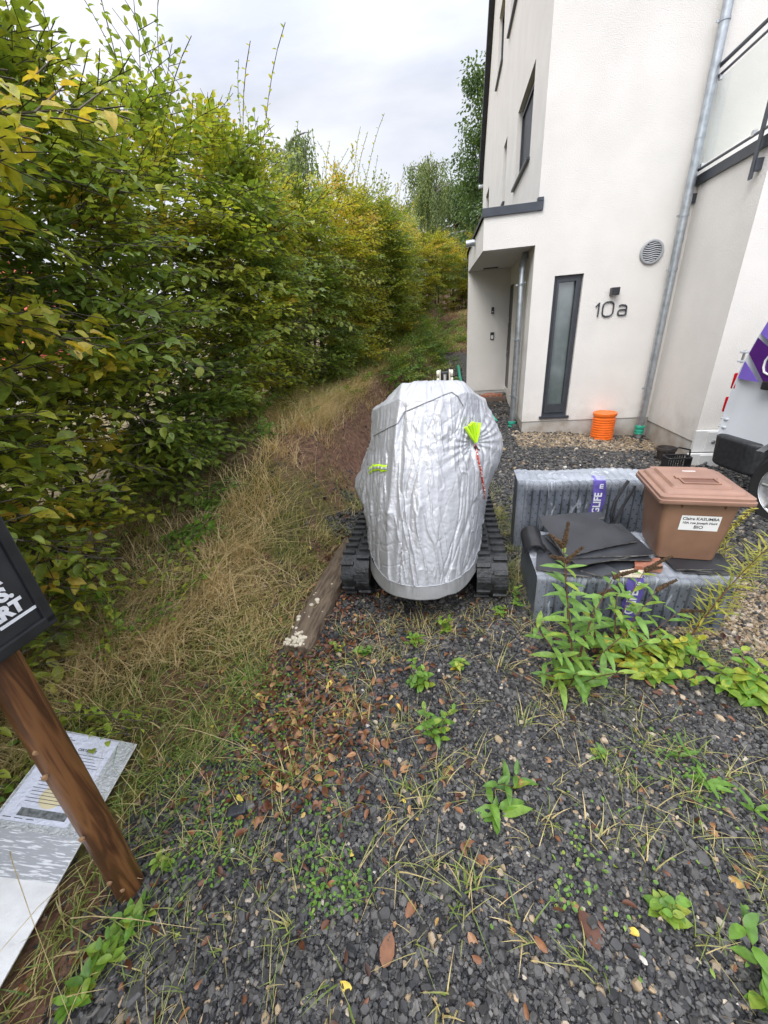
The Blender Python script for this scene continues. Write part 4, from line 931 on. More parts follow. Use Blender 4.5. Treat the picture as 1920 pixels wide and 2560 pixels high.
def wrinkle(V, th, nt_):
    nr, nc = V.shape[:2]
    du = np.roll(V, -1, 1) - np.roll(V, 1, 1); dv = np.gradient(V, axis=0); N = norm(np.cross(du, dv))
    arc = np.cumsum(np.linalg.norm(np.diff(np.concatenate([V[nt_ // 2], V[nt_ // 2, :1]]), axis=0), axis=1)); per = arc[-1]; s = np.concatenate([[0], arc[:-1]])[None] * np.ones((nr, 1))
    z = V[..., 2]; x, y = V[..., 0], V[..., 1]
    wx = .045 * fbm(s * 3.1, z * 3.1, seed=61, o=3); wz = .045 * fbm(s * 3.1, z * 3.1, seed=62, o=3)
    d = .010 * fbm(s * 5, z * 1.6, seed=60, o=2)
    for q, (an, fx, fz, am, pw) in enumerate(((-.06, 12, .8, .0110, 3), (.10, 19, 1.1, .0085, 3), (-.16, 27, 1.7, .0060, 3), (.32, 21, 3.0, .0046, 4), (-.50, 24, 5.0, .0030, 4), (1.0, 26, 9.0, .0020, 4), (.10, 44, 6.0, .0032, 3), (-.4, 58, 14., .0015, 2))):
        px, pz = (s + wx) * cos(an) - (z + wz) * sin(an), (s + wx) * sin(an) + (z + wz) * cos(an)
        nz_ = np.clip(1 - np.abs(vnoise(px * fx, pz * fz, seed=70 + q)) * 1.9, 0, 1); msk = sstep((vnoise(px * 2.6, pz * 2.6, seed=90 + q) + .55) / .8)
        d = d - am * nz_ ** pw * msk * (1 if q % 2 else -1) * 1.8
    # two long deep folds running down under the raised corners
    for fx, a in ((-.10, .010), (.02, .003), (-.17, .003), (.12, .003)):
        sl = fx - .10 * (1.2 - z) * (1 if fx < 0 else .3); d = d + np.where(y < .45, a * np.exp(-((x - sl) / .016) ** 2) * sstep((z - .30) / .25) - a * .9 * np.exp(-((x - sl - .032) / .02) ** 2) * sstep((z - .3) / .25), 0)
    # gathered pinch by the elastic strap
    P0 = ex_local((.555, 2.16, .955)); dd = np.sqrt((x - P0.x) ** 2 + ((z - P0.z) * .8) ** 2); az = np.arctan2(z - P0.z, x - P0.x); m = (y < .6) * (x > -.2)
    d = d + m * (.007 * np.exp(-dd / .12) * np.sin(az * 15 + 3 * np.sin(az * 2)) * sstep(dd / .05) - .030 * np.exp(-(dd / .055) ** 2))
    fade = sstep((z - .20) / .13) * .85 + .15
    d = d * np.where(np.arange(nr)[:, None] > nr - 4, 0, 1) * fade
    d = d * (1 - .65 * sstep((z - 1.06) / .12))
    return V + N * d[..., None], N
CVW, CN = wrinkle(CV, cth, nt_)
nr = CVW.shape[0]; hem_rows = 15
def grid_mesh(name, V, wrap_top=None):
    r, c = V.shape[:2]; i = np.arange(r * c).reshape(r, c); j = np.roll(i, -1, 1)
    Q = np.stack([i[:-1], j[:-1], j[1:], i[1:]], -1).reshape(-1, 4); return raw_mesh(name, V.reshape(-1, 3), [Q], smooth=True)
cover = tag(link('tarp_cover', None, None) if False else empty('tarp_cover', EO, EA), 'crumpled silver tarp pulled over the little tracked digger', 'cover')
M_tarp = mat('silver_tarp', (.43, .435, .45), .44, metal=.36, spec=.5, var=.04, vscale=9, bump=.6, bscale=38, bdist=.007, detail=4)
M_hem = mat('underlit_hem_cloth', (.24, .24, .235), .6, metal=.15, var=.08, vscale=20, bump=.3, bscale=80, bdist=.004)  # hem's duller grey also paints how light falls on the tarp's underside
link('cloth', grid_mesh('cloth', CVW[hem_rows:]), M_tarp, cover)
hemV = CV[:hem_rows + 1].copy(); k = np.linspace(1, 0, hem_rows + 1)[:, None]
hemV[..., 2] += .012 * k * fbm(cth * 3, cth * 0 + 3, seed=55, o=3)[None]; rp = .006 * fbm(cth * 9, cth * 0, seed=56, o=3)[None] * (1.2 - k); hemV[..., 0] += rp * np.cos(cth); hemV[..., 1] += rp * np.sin(cth); hemV[..., 0] += (.010 * k + .004) * np.cos(cth); hemV[..., 1] += (.010 * k + .004) * np.sin(cth); hemV[..., 2] -= .02 * k * (.6 + .4 * np.sin(cth * 2 + 1))
inner = hemV[:1].copy(); inner[..., 0] *= .90; inner[..., 1] = .4 + (inner[..., 1] - .4) * .92; inner[..., 2] += .015
hemF = np.concatenate([inner, hemV]); hem_o = link('hem', grid_mesh('hem', hemF), M_hem, cover)
MB().tube([tuple(p) for p in (CVW[hem_rows] + CN[hem_rows] * .003)[::6]], .0035, 6, closed=True).build('hem_seam', M_tarp, cover, smooth=True)
bvh_me = bpy.data.meshes['cloth']
BV = BVHTree.FromPolygons([v.co for v in bvh_me.vertices], [tuple(p.vertices) for p in bvh_me.polygons])
def snap(p, off=.003, w=True):
    q = ex_local(p) if w else Vector(p); l, n, i, d_ = BV.ray_cast(Vector((q.x, -2, q.z)), Vector((0, 1, 0)))
    if l is not None and l.y < .75 and abs(n.y) > .12: return l + Vector((0, -off, 0)) + n * (off * .5 * (-1 if n.y > 0 else 1))
    q = ex_local(p) if w else Vector(p); l, n, i, d_ = BV.find_nearest(q)
    if n.y > 0 and q.y < .5: n = -n
    if n.dot(q - Vector((.03, .5, .7))) < 0: n = -n
    return l + n * off
def ribbon(pts, width, off, name, m, nseg=36, updir=Vector((0, 0, 1)), pleat=0):
    P = []
    seg = len(pts) - 1
    for i in range(nseg + 1):
        t = i / nseg * seg; j = min(int(t), seg - 1); P.append(Vector(pts[j]).lerp(Vector(pts[j + 1]), t - j))
    vs = []; fs = []
    for i, p in enumerate(P):
        for s_ in (-1, -.33, .33, 1): q = p + updir * (width / 2 * s_); vs.append(tuple(snap(q, off)))
    for i in range(nseg):
        for k in range(3): a = i * 4 + k; fs.append((a, a + 1, a + 5, a + 4))
    o = MB().add(vs, fs).build(name, m, cover, smooth=True); md = o.modifiers.new('solidify', 'SOLIDIFY'); md.thickness = .0015; return o
M_neon = mat('neon_yellow_strip', (.50, .80, .02), .5, var=.05)
M_refl = mat('grey_reflective_strip', (.42, .43, .42), .35, metal=.3)
sp1 = [(.04, 2.10, .855), (-.02, 2.10, .842), (-.060, 2.09, .824), (-.100, 2.08, .785)]
ribbon(sp1, .034, .004, 'reflective_strip', M_neon); ribbon(sp1, .013, .0062, 'reflective_strip', M_refl)
# gathered strap: pleats fanning down to the cord
pc = (.549, 2.15, .945)
for i in range(5):
    f = (i - 2) / 2; top = (.538 + f * .036, 2.19, 1.062 - abs(f) * .016)
    pts = [top, tuple(.5 * (a + c) for a, c in zip(top, (pc[0] + f * .008, pc[1], pc[2]))), (pc[0] + f * .006, pc[1], pc[2])]
    q = [snap(p, .010 if i % 2 else .018) for p in pts]
    MB().tube(q, [.0105, .009, .005], 6).build('strap_pleat', M_neon, cover, smooth=True)
cordp = [snap(p, .009) for p in ((.549, 2.15, .955), (.551, 2.13, .915), (.556, 2.11, .86), (.566, 2.08, .80), (.575, 2.05, .735), (.583, 2.02, .67), (.583, 2.0, .60))]
M_cord = bpy.data.materials.new('red_flecked_cord'); M_cord.use_nodes = True
def _cord():
    t = M_cord.node_tree; L = t.links; b = t.nodes['Principled BSDF']; tc = nn(t, 'ShaderNodeTexCoord'); w = nn(t, 'ShaderNodeTexVoronoi'); w.inputs['Scale'].default_value = 150
    L.new(tc.outputs['Object'], w.inputs[0]); cr = nn(t, 'ShaderNodeValToRGB'); e = cr.color_ramp.elements; e[0].position = .72; e[0].color = (.45, .03, .015, 1); e[1].position = .80; e[1].color = (.75, .72, .68, 1)
    s_ = nn(t, 'ShaderNodeSeparateColor'); L.new(w.outputs['Color'], s_.inputs[0]); L.new(s_.outputs[0], cr.inputs[0]); L.new(cr.outputs[0], b.inputs['Base Color']); b.inputs['Roughness'].default_value = .7
_cord()
MB().tube(cordp, [.003, .0045, .0055, .0055, .0055, .0055, .003], 8).build('elastic_cord', M_cord, cover, smooth=True)
MB().tube([cordp[1] + Vector((-.006, 0, .012)), cordp[1] + Vector((.004, 0, -.008))], .009, 8).tube([cordp[1] + Vector((0, -.004, 0)), cordp[1] + Vector((.02, -.006, -.01))], .004, 6).build('cord_toggle', mat('dark_red_plastic', (.06, .015, .012), .4), cover, smooth=True)
sm = [snap(p, .0025) for p in ((-.052, 2.158, .983), (0, 2.17, 1.02), (.066, 2.189, 1.058), (.132, 2.203, 1.092), (.172, 2.226, 1.146), (.28, 2.242, 1.183), (.388, 2.257, 1.215), (.438, 2.262, 1.225), (.468, 2.255, 1.205), (.50, 2.23, 1.14))]
sp_ = []
for i in range(len(sm) - 1):
    for k in range(6): sp_.append(snap(tuple(sm[i].lerp(sm[i + 1], k / 6)), .002, False))
MB().tube(sp_, .0028, 6).build('seam_piping', mat('grey_piping', (.22, .22, .23), .5), cover, smooth=True)
gp = ex_local((.735, 2.5, 1.01)); MB().tube([gp + Vector((-.10, .02, .05)), gp, gp + Vector((.045, -.01, -.035))], [.02, .016, .003], 8).build('lever_tip', M_green, ex, smooth=True)

# ------------------------------------------------------------------ van
VX, VG = 3.13, -.13
van = tag(empty('parked_van', (VX + .98, 1.0, VG)), 'silver van with purple graphics parked beside the house wing', 'van')
def vb(mb, name, m, par=None, smooth=False):
    par = par or van; o = mb.build(name, m, par, smooth=smooth)
    if par is van: o.location = -Vector(van.location)
    return o
AY, AZ, AR = 2.70, .19, .40
def arc(cy, a0, a1, n=12): return [(cy + AR * cos(radians(a0 + (a1 - a0) * i / n)), AZ + AR * sin(radians(a0 + (a1 - a0) * i / n))) for i in range(n + 1)]
prof = [(3.36, .30), (3.425, .42), (3.432, .70), (3.418, .90), (3.395, 1.05), (3.345, 1.28), (3.29, 1.46), (3.215, 1.68), (3.13, 1.80), (2.98, 1.85), (1.5, 1.88), (.2, 1.84), (-.35, 1.70), (-.95, 1.22), (-1.7, 1.02), (-1.9, .80), (-1.93, .35), (-1.55, .22)]
prof += [p for p in arc(-1.1, 175, 5)][::1] if False else []
low = [(-1.50, .24)] + [(-1.1 - AR * cos(radians(a)), AZ + AR * sin(radians(a))) for a in np.linspace(8, 172, 12)] + [(-.68, .22), (2.28, .22)] + [(AY - AR * cos(radians(a)), AZ + AR * sin(radians(a))) for a in np.linspace(8, 172, 12)] + [(3.12, .26)]
poly = prof + low
b = MB(); cyc, czc = .75, .95; n = len(poly); lay = [(.035, .965), (.012, .988), (0, 1.0), (1.96, 1.0), (1.99, .975)]
vs = []
for h, s in lay:
    for y, z in poly:
        yy = cyc + (y - cyc) * (1 - (1 - s) * .5); zz = czc + (z - czc) * (s if z > 1.2 else 1)
        tumble = .10 * max(z - 1.0, 0) ** 1.4; hx = h + tumble if h < 1 else h - tumble
        vs.append((VX + hx, yy, zz))
fs = [tuple(range(n))[::-1], tuple(range((len(lay) - 1) * n, len(lay) * n))]
for i in range(len(lay) - 1):
    for k in range(n): fs.append((i * n + k, i * n + (k + 1) % n, (i + 1) * n + (k + 1) % n, (i + 1) * n + k))
b.add(vs, fs); vb(b, 'body', M_vanpaint, smooth=True)
b = MB(); b.prism(rrect(-.030, 1.99, 2.96, 3.50, .16, 8), .205, .482, lambda a, c, h: (VX + a, c - (.03 if h < .3 else 0), h))
bu = vb(b, 'bumper', M_vanbump); md = bu.modifiers.new('bevel', 'BEVEL'); md.width = .032; md.segments = 4; md.limit_method = 'ANGLE'
for z0, z1, y1 in ((.872, 1.005, 3.448), (.668, .802, 3.466)):
    vb(MB().box((VX + .004, y1 - .045, z0), (VX + .10, y1, z1), bev=.012), 'tail_light', M_red, smooth=True)
for z in (1.135, .575):
    h_ = vb(MB().box((VX + .005, 3.39, z - .045), (VX + .05, 3.455, z - .028), bev=.004).box((VX + .005, 3.39, z + .028), (VX + .05, 3.455, z + .045), bev=.004), 'door_hinge', M_vanpaint)
    MB().tube([(VX + .022, 3.425, z - .05), (VX + .022, 3.425, z + .05)], .010, 10).build('hinge_pin', M_steel, h_)
vb(MB().box((VX - .022, 2.98, .905), (VX + .0, 3.145, .972), bev=.012), 'door_handle', M_black)
side = lambda pts, x=-.003: [(VX + x, y, z) for y, z in pts]
def decal(pts, m, name='graphic'):
    q = MB(); f = lambda a, c, h: (VX - .003 + h * .002 + .10 * max(c - 1.0, 0) ** 1.4, a, c)
    q.prism(pts, 0, 1, f); vb(q, name, m)
def strip(a, b_, n=8): return [tuple(np.array(a) * (1 - i / n) + np.array(b_) * i / n) for i in range(n)]
decal([(3.375, 1.105), (3.39, .965), (3.19, .955)], M_lilac)
decal([(3.362, 1.165), (3.335, 1.285), (3.20, 1.21), (3.08, 1.14), (2.7, 1.14), (2.7, .955), (3.155, .965)], M_purple)
decal([(3.325, 1.315), (3.30, 1.42), (3.25, 1.50), (2.7, 1.50), (2.7, 1.19), (3.06, 1.19), (3.20, 1.245)], M_lilac)
q = MB(); 
path = [(2.75, 1.185), (3.10, 1.185), (3.165, 1.165), (3.19, 1.12), (3.188, 1.07), (3.17, 1.035), (3.13, 1.02), (2.75, 1.02)]
q.tube([(VX - .004, y, z) for y, z in path], .008, 6); vb(q, 'logo_outline', M_white, smooth=True)
vb(MB().box((VX - .004, 2.25, .50), (VX + .0, 2.262, 1.60)).box((VX - .004, .95, .45), (VX, .962, 1.6)), 'door_gap', M_black)
for cy in (AY, -1.1):
    for sx, sg in ((VX + .10, -1), (VX + 1.86, 1)):
        w_ = MB().lathe([(.20, -.09), (.275, -.10), (.305, -.08), (.31, -.03), (.31, .03), (.305, .08), (.275, .10), (.20, .09)], (sx, cy, AZ - .01), 44, 'x', caps=False)
        wh = vb(w_, 'wheel', M_tyre, smooth=True)
        r_ = MB().lathe([(.205, sg * .095), (.198, sg * .08), (.185, sg * .02), (.05, sg * .01), (.045, sg * .05), (.0, sg * .055)], (sx, cy, AZ - .01), 44, 'x', caps=False)
        for k in range(6):
            a = k * pi / 3; r_.tube([(sx + sg * .055, cy + .05 * cos(a), AZ - .01 + .05 * sin(a)), (sx + sg * .075, cy + .195 * cos(a), AZ - .01 + .195 * sin(a))], [.020, .014], 6)
        r_.build('rim', M_steel, wh, smooth=True)
vb(MB().lathe([(.0, -.30), (.385, -.30), (.385, .4), (.0, .4)], (VX + .45, AY, AZ), 30, 'x', caps=False).lathe([(.0, -.30), (.385, -.30), (.385, .4), (.0, .4)], (VX + .45, -1.1, AZ), 30, 'x', caps=False), 'wheel_well', M_dark)
vb(MB().add(side([(-.25, 1.10), (.85, 1.10), (.85, 1.62), (.15, 1.62), (-.22, 1.52)], -.001), [(0, 1, 2, 3, 4)]), 'side_window', M_glasswin)

# ------------------------------------------------------------------ panel packs
M_panel = mat('dark_grid_plastic', (.082, .096, .118), .42, var=.22, vscale=9, bump=.15, bscale=60, rvar=.1)
M_hole = mat('hole_shadow', (.008, .009, .011), .9)
def film_mat():
    m = bpy.data.materials.new('stretch_film'); m.use_nodes = True; t = m.node_tree; t.nodes.clear(); L = t.links
    o = nn(t, 'ShaderNodeOutputMaterial'); tr = nn(t, 'ShaderNodeBsdfTransparent'); pb = nn(t, 'ShaderNodeBsdfPrincipled'); pb.inputs['Base Color'].default_value = (.62, .66, .72, 1); pb.inputs['Roughness'].default_value = .25
    tc = nn(t, 'ShaderNodeTexCoord'); mp = nn(t, 'ShaderNodeMapping'); mp.inputs['Scale'].default_value = (7, 5, 1.6); L.new(tc.outputs['Object'], mp.inputs[0])
    no = nn(t, 'ShaderNodeTexNoise'); no.inputs['Scale'].default_value = 3; no.inputs['Detail'].default_value = 8; no.inputs['Distortion'].default_value = 1.2; L.new(mp.outputs[0], no.inputs[0])
    geo = nn(t, 'ShaderNodeNewGeometry'); sp = nn(t, 'ShaderNodeSeparateXYZ'); L.new(geo.outputs['Normal'], sp.inputs[0])
    mr = nn(t, 'ShaderNodeMapRange'); mr.inputs['From Min'].default_value = .60; mr.inputs['From Max'].default_value = .76; mr.inputs['To Min'].default_value = .02; mr.inputs['To Max'].default_value = .60; L.new(no.outputs['Fac'], mr.inputs[0])
    at = nn(t, 'ShaderNodeAttribute', attribute_name='tone'); ad = nn(t, 'ShaderNodeMath', operation='ADD'); ad.use_clamp = True
    L.new(mr.outputs[0], ad.inputs[0]); L.new(at.outputs['Fac'], ad.inputs[1])
    bp = nn(t, 'ShaderNodeBump'); bp.inputs['Strength'].default_value = .8; bp.inputs['Distance'].default_value = .01; L.new(no.outputs['Fac'], bp.inputs['Height']); L.new(bp.outputs[0], pb.inputs['Normal'])
    mx = nn(t, 'ShaderNodeMixShader'); L.new(ad.outputs[0], mx.inputs[0]); L.new(tr.outputs[0], mx.inputs[1]); L.new(pb.outputs[0], mx.inputs[2]); L.new(mx.outputs[0], o.inputs[0]); return m
M_film = film_mat(); M_band = mat('purple_wrap_print', (.12, .09, .36), .35, var=.25, vscale=12, bump=.3, bscale=40); M_ink = mat('white_print', (.72, .74, .78), .4)
def text(s, size, m, parent, M4, name='lettering', bold=.0, align='CENTER', ext=.0004, sx=1.0):
    c = bpy.data.curves.new(name, 'FONT'); c.body = s; c.size = size; c.align_x = align; c.align_y = 'CENTER'; c.extrude = ext; c.offset = bold; c.resolution_u = 3
    o = bpy.data.objects.new('tmp', c); COL.objects.link(o); dg = bpy.context.evaluated_depsgraph_get(); me = bpy.data.meshes.new_from_object(o.evaluated_get(dg)); bpy.data.objects.remove(o)
    me.materials.clear(); me.transform(Matrix.Diagonal((sx, 1, 1, 1))); me.transform(M4); return link(name, me, m, parent)
def frame(o, x, y): x = Vector(x).normalized(); y = Vector(y).normalized(); z = x.cross(y); M4 = Matrix((x, y, z)).transposed().to_4x4(); M4.translation = Vector(o); return M4
def pack(loc, rz, Wd, Dp, Ht, bandx, seed, label, n):
    e = tag(empty('panel_pack', loc, rz), label, 'panel pack'); r = np.random.default_rng(seed); p = Wd / n
    hz = [Ht + .007 * sin(k * .45 + seed) + r.normal(0, .0012) for k in range(n)]
    b = MB(); core = MB().box((.012, .014, .0), (Wd - .012, Dp - .01, Ht - .022))
    for k in range(n): b.box((k * p + .0055, r.normal(0, .0015), .0), ((k + 1) * p - .0055, Dp, hz[k] - .004), bev=.005)
    core.build('core', M_dark, e); pan = b.build('panel', M_panel, e)
    hl = MB(); rows = int(Ht / .034)
    for k in range(n):
        for j in range(rows):
            for s_ in (-1, 1):
                if (j + (s_ > 0)) % 2: continue
                z = .018 + j * .034; 
                if z < Ht - .03: hl.lathe([(.0044, -.0042), (.0044, .001)], ((k + .5) * p + s_ * p * .22, 0, z), 8, 'y')
        hl.lathe([(.0095, -.0045), (.0095, .001)], ((k + .5) * p, 0, hz[k] - .022), 10, 'y')
    hl.build('hole', M_hole, e)
    # wrinkled film over top, front and the left end
    nu, prof_ = 110, []
    for t in np.linspace(0, 1, 14): prof_.append((-.008, Ht * t * .97))
    prof_ += [(-.007, Ht + .002), (.006, Ht + .009)] + [(Dp * t, Ht + .011) for t in np.linspace(.05, .96, 10)] + [(Dp + .004, Ht + .006), (Dp + .008, Ht * .9), (Dp + .008, .02)]
    us = np.linspace(-.006, Wd + .006, nu); V = np.zeros((len(prof_), nu, 3)); T = np.zeros((len(prof_), nu))
    for i, (y, z) in enumerate(prof_):
        k = np.clip((us / p).astype(int), 0, n - 1); rib = np.abs(np.sin(us / p * pi)); hh = np.interp(us, (np.arange(n) + .5) * p, hz) - Ht
        top = z > Ht * .97
        V[i, :, 0] = us; V[i, :, 1] = y - (0 if top else .002 * rib); V[i, :, 2] = z + (hh + .006 * rib if top else hh * z / Ht) + .002 * vnoise(us * 60, np.full(nu, i * 1.0), seed=seed)
        T[i] = (.48 if (top and y > .01) else (.26 if z > Ht * .93 else (.0 + .14 * (us < .06)))) + .10 * vnoise(us * 9, np.full(nu, i * .45), seed=seed + 1)
    idx = np.arange(len(prof_) * nu).reshape(len(prof_), nu); Q = np.stack([idx[:-1, :-1], idx[:-1, 1:], idx[1:, 1:], idx[1:, :-1]], -1).reshape(-1, 4)
    link('film', raw_mesh('film', V.reshape(-1, 3), [Q], {'tone': np.clip(T, 0, 1).ravel()}, smooth=True), M_film, e)
    vs, fs = [], []; bw = .078; ns = 30
    for i in range(ns + 1):
        t = i / ns; z = .02 + (Ht - .012) * min(t / .8, 1); y = -.012 if t < .8 else -.006 + (t - .8) / .2 * .10; zz = z if t < .8 else Ht + .017
        wv = .006 * sin(i * .6 + seed); 
        for s_ in (0, .33, .66, 1): vs.append((bandx + wv + bw * s_ * (1 if t > .25 else .82), y - .0015 * sin(i * 1.7 + s_ * 9), zz))
    for i in range(ns):
        for k in range(3): a = i * 4 + k; fs.append((a, a + 1, a + 5, a + 4))
    bd = MB().add(vs, fs).build('printed_band', M_band, e, smooth=True)
    text('GLIFE', .064, M_ink, bd, frame((bandx + bw * .47, -.0165, Ht * .97 - .125), (0, 0, 1), (-1, 0, 0)), bold=.0016, sx=.98)
    text('m', .045, M_ink, bd, frame((bandx + bw * .55, -.0165, Ht - .018), (0, 0, 1), (-1, 0, 0)), bold=.0012)
    return e
pack((.79, 1.685, -.005), radians(-10.5), .935, .50, .315, .435, 4, 'front low film-wrapped pack of dark ribbed panels, slates and the brown bin on top', 19)
pack((.935, 2.45, -.005), radians(-12.5), .98, .24, .550, .475, 9, 'rear taller film-wrapped pack of dark ribbed panels standing behind the slates', 20)

# ------------------------------------------------------------------ slates and scraps on the front pack
def plate(pts, z, th, label, m=M_slate, tilt=(0, 0), name='roof_slate', group='loose roof slates on the front pack', cat='slate'):
    c = np.mean(np.array(pts), 0); e = bpy.data.meshes.new(name); bm = bmesh.new()
    sub = []
    for i in range(len(pts)):
        a, b_ = np.array(pts[i]), np.array(pts[(i + 1) % len(pts)]); k = max(1, int(np.linalg.norm(b_ - a) / .09))
        for j in range(k):
            q = a * (1 - j / k) + b_ * j / k; sub.append(q + rng.normal(0, .0022, 2) * (1 if j else .1))
    top = [bm.verts.new((q[0] - c[0], q[1] - c[1], th + tilt[0] * (q[0] - c[0]) + tilt[1] * (q[1] - c[1]))) for q in sub]
    bot = [bm.verts.new((q[0] - c[0] + rng.normal(0, .002), q[1] - c[1] + rng.normal(0, .002), tilt[0] * (q[0] - c[0]) + tilt[1] * (q[1] - c[1]))) for q in sub]
    bm.faces.new(top); bm.faces.new(bot[::-1]); n = len(top)
    for i in range(n):
        f = bm.faces.new((top[i], bot[i], bot[(i + 1) % n], top[(i + 1) % n])); f.material_index = 1
    bmesh.ops.recalc_face_normals(bm, faces=bm.faces[:]); bm.to_mesh(e); bm.free()
    o = link(name, e, [m, M_slatechip if m is M_slate else m], None, (c[0], c[1], z)); tag(o, label, cat, group); return o
def rect(cx, cy, w, d, deg, nick=None):
    a = radians(deg); P = [(-w / 2, -d / 2), (w / 2, -d / 2), (w / 2, d / 2), (-w / 2, d / 2)]
    if nick: P = P[:nick[0]] + nick[1] + P[nick[0] + 1:]
    return [(cx + x * cos(a) - y * sin(a), cy + x * sin(a) + y * cos(a)) for x, y in P]
plate([(.97, 2.165), (1.355, 2.145), (1.335, 2.065), (1.295, 2.07), (1.33, 1.90), (1.37, 1.855), (1.355, 1.785), (.925, 1.705)], .420, .006, 'large flat dark slate with a notched corner, topmost on the front pack', tilt=(.02, .03))
plate(rect(1.185, 1.86, .42, .34, -4), .399, .006, 'slate directly under the notched topmost slate, its pale broken edge showing', tilt=(.01, .02))
plate(rect(1.170, 1.835, .44, .32, 7), .388, .006, 'third slate down in the left pile, edge turned against the one above', tilt=(0, .01))
plate(rect(1.175, 1.850, .43, .33, -9), .377, .007, 'rough-edged slate low in the left pile', tilt=(.01, 0))
plate(rect(1.13, 1.86, .44, .32, 3), .364, .008, 'lowest slate of the left pile, sticking out to the left', tilt=(-.01, .01))
plate(rect(.945, 1.745, .27, .17, -24), .338, .008, 'broken slate piece lying at the front left edge of the front pack', tilt=(.03, .05))
plate([(1.08, 1.625), (1.25, 1.640), (1.34, 1.70), (1.26, 1.78), (1.07, 1.72)], .344, .009, 'jagged slate shard in front of the left pile', tilt=(.06, .08))
plate([(1.12, 1.69), (1.00, 1.66), (1.07, 1.60), (1.17, 1.605)], .350, .008, 'small slate chip beside the jagged shard', tilt=(.12, .16))
plate(rect(1.640, 1.665, .25, .20, -13), .328, .005, 'grey slate under the brown bin with its corner to the right')
plate(rect(1.630, 1.685, .26, .20, -24), .3345, .005, 'second slate under the brown bin, on top of the cornering one')
plate(rect(1.600, 1.690, .25, .20, -8), .341, .005, 'topmost slate directly beneath the brown bin')
plate([(1.30, 1.70), (1.265, 1.635), (1.385, 1.60), (1.43, 1.69)], .338, .03, 'broken red brick piece between the slates and the bin', m=M_brick, name='brick_piece', cat='brick', group=None)
plate([(1.20, 1.66), (1.17, 1.60), (1.27, 1.58), (1.31, 1.63)], .335, .012, 'pale splintered slab chip beside the broken red brick', m=M_fungus, name='slab_chip', cat='chip', group=None)
b = MB(); 
for k in range(13):
    pass
Rr = .060; pr_ = []
vs, fs = [], []; nseg = 16
for i, yy in enumerate((0, .24)):
    for r_ in (Rr, Rr - .008):
        for k in range(nseg + 1): a = pi * k / nseg; vs.append((r_ * cos(a), yy, r_ * sin(a)))
m_ = nseg + 1
for k in range(nseg): fs += [(k, k + 1, 2 * m_ + k + 1, 2 * m_ + k), (m_ + k, 3 * m_ + k, 3 * m_ + k + 1, m_ + k + 1), (k, m_ + k, m_ + k + 1, k + 1), (2 * m_ + k, 2 * m_ + k + 1, 3 * m_ + k + 1, 3 * m_ + k)]
fs += [(0, 2 * m_, 3 * m_, m_), (nseg, m_ + nseg, 3 * m_ + nseg, 2 * m_ + nseg)]
tag(MB().add(vs, fs).build('ridge_tile', M_black, None, (.845, 1.87, .335), radians(-14), smooth=True), 'black curved ridge tile at the left end of the front pack', 'roof tile')
tag(MB().tube([(1.42, 2.10, .33), (1.40, 2.11, .42), (1.42, 2.13, .50), (1.47, 2.15, .58), (1.50, 2.16, .62)], .010, 8).tube([(1.41, 2.09, .36), (1.45, 2.10, .46), (1.50, 2.11, .56), (1.52, 2.12, .60)], .008, 8).tube([(1.40, 2.08, .38), (1.41, 2.07, .34), (1.46, 2.06, .33)], .014, 8).build('black_strap', M_black, smooth=True), 'black looped strap hanging between the rear pack and the bin', 'strap')

# ------------------------------------------------------------------ brown bin
bin_ = tag(empty('waste_bin', (1.562, 1.690, .351), radians(-17.5)), 'small brown organic-waste bin with a white name label, standing on the front pack', 'waste bin')
def ring(x0, x1, y0, y1, r_, z, n=5): return [(x, y, z) for x, y in rrect(x0, x1, y0, y1, r_, n)]
b = MB(); R1 = [ring(-.130, .130, 0.0, .25, .022, 0), ring(-.134, .134, -.002, .255, .022, .012), ring(-.162, .162, -.022, .315, .024, .318), ring(-.168, .168, -.028, .32, .024, .322), ring(-.168, .168, -.028, .32, .024, .352), ring(-.155, .155, -.015, .305, .02, .352), ring(-.150, .150, -.01, .30, .02, .25)]
n = len(R1[0]); vs = [p for r_ in R1 for p in r_]; fs = [tuple(range(n))[::-1]]
for i in range(len(R1) - 1):
    for k in range(n): fs.append((i * n + k, i * n + (k + 1) % n, (i + 1) * n + (k + 1) % n, (i + 1) * n + k))
body = b.add(vs, fs); 
for x in (-.085, .095): body.add([(x, -.020, .318), (x + .022, -.020, .318), (x + .002, -.022, .296), (x, -.034, .318)], [(0, 1, 2, 3), (0, 3, 2)])
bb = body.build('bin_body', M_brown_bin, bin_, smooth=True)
def slab(mb, rings):
    n = len(rings[0]); vs = [p for r_ in rings for p in r_]; fs = [tuple(range(n))[::-1], tuple(range((len(rings) - 1) * n, len(rings) * n))]
    for i in range(len(rings) - 1):
        for k in range(n): fs.append((i * n + k, i * n + (k + 1) % n, (i + 1) * n + (k + 1) % n, (i + 1) * n + k))
    mb.add(vs, fs); return mb
lid = MB()
slab(lid, [ring(-.198, .198, -.062, .350, .022, .335), ring(-.200, .200, -.064, .352, .022, .338), ring(-.200, .200, -.064, .352, .022, .354), ring(-.194, .194, -.058, .348, .022, .357), ring(-.194, .194, -.058, .348, .022, .371), ring(-.188, .188, -.052, .342, .022, .374)])
slab(lid, [ring(-.172, .172, -.030, .335, .03, .3745), ring(-.168, .168, -.026, .332, .03, .384), ring(-.160, .160, -.018, .326, .03, .389)])
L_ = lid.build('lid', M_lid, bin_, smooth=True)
g_ = MB(); slab(g_, [ring(-.130, .130, .015, .315, .02, .3895), ring(-.122, .122, .022, .31, .02, .402)])
g_.build('raised_panel', M_lid, L_, smooth=True)
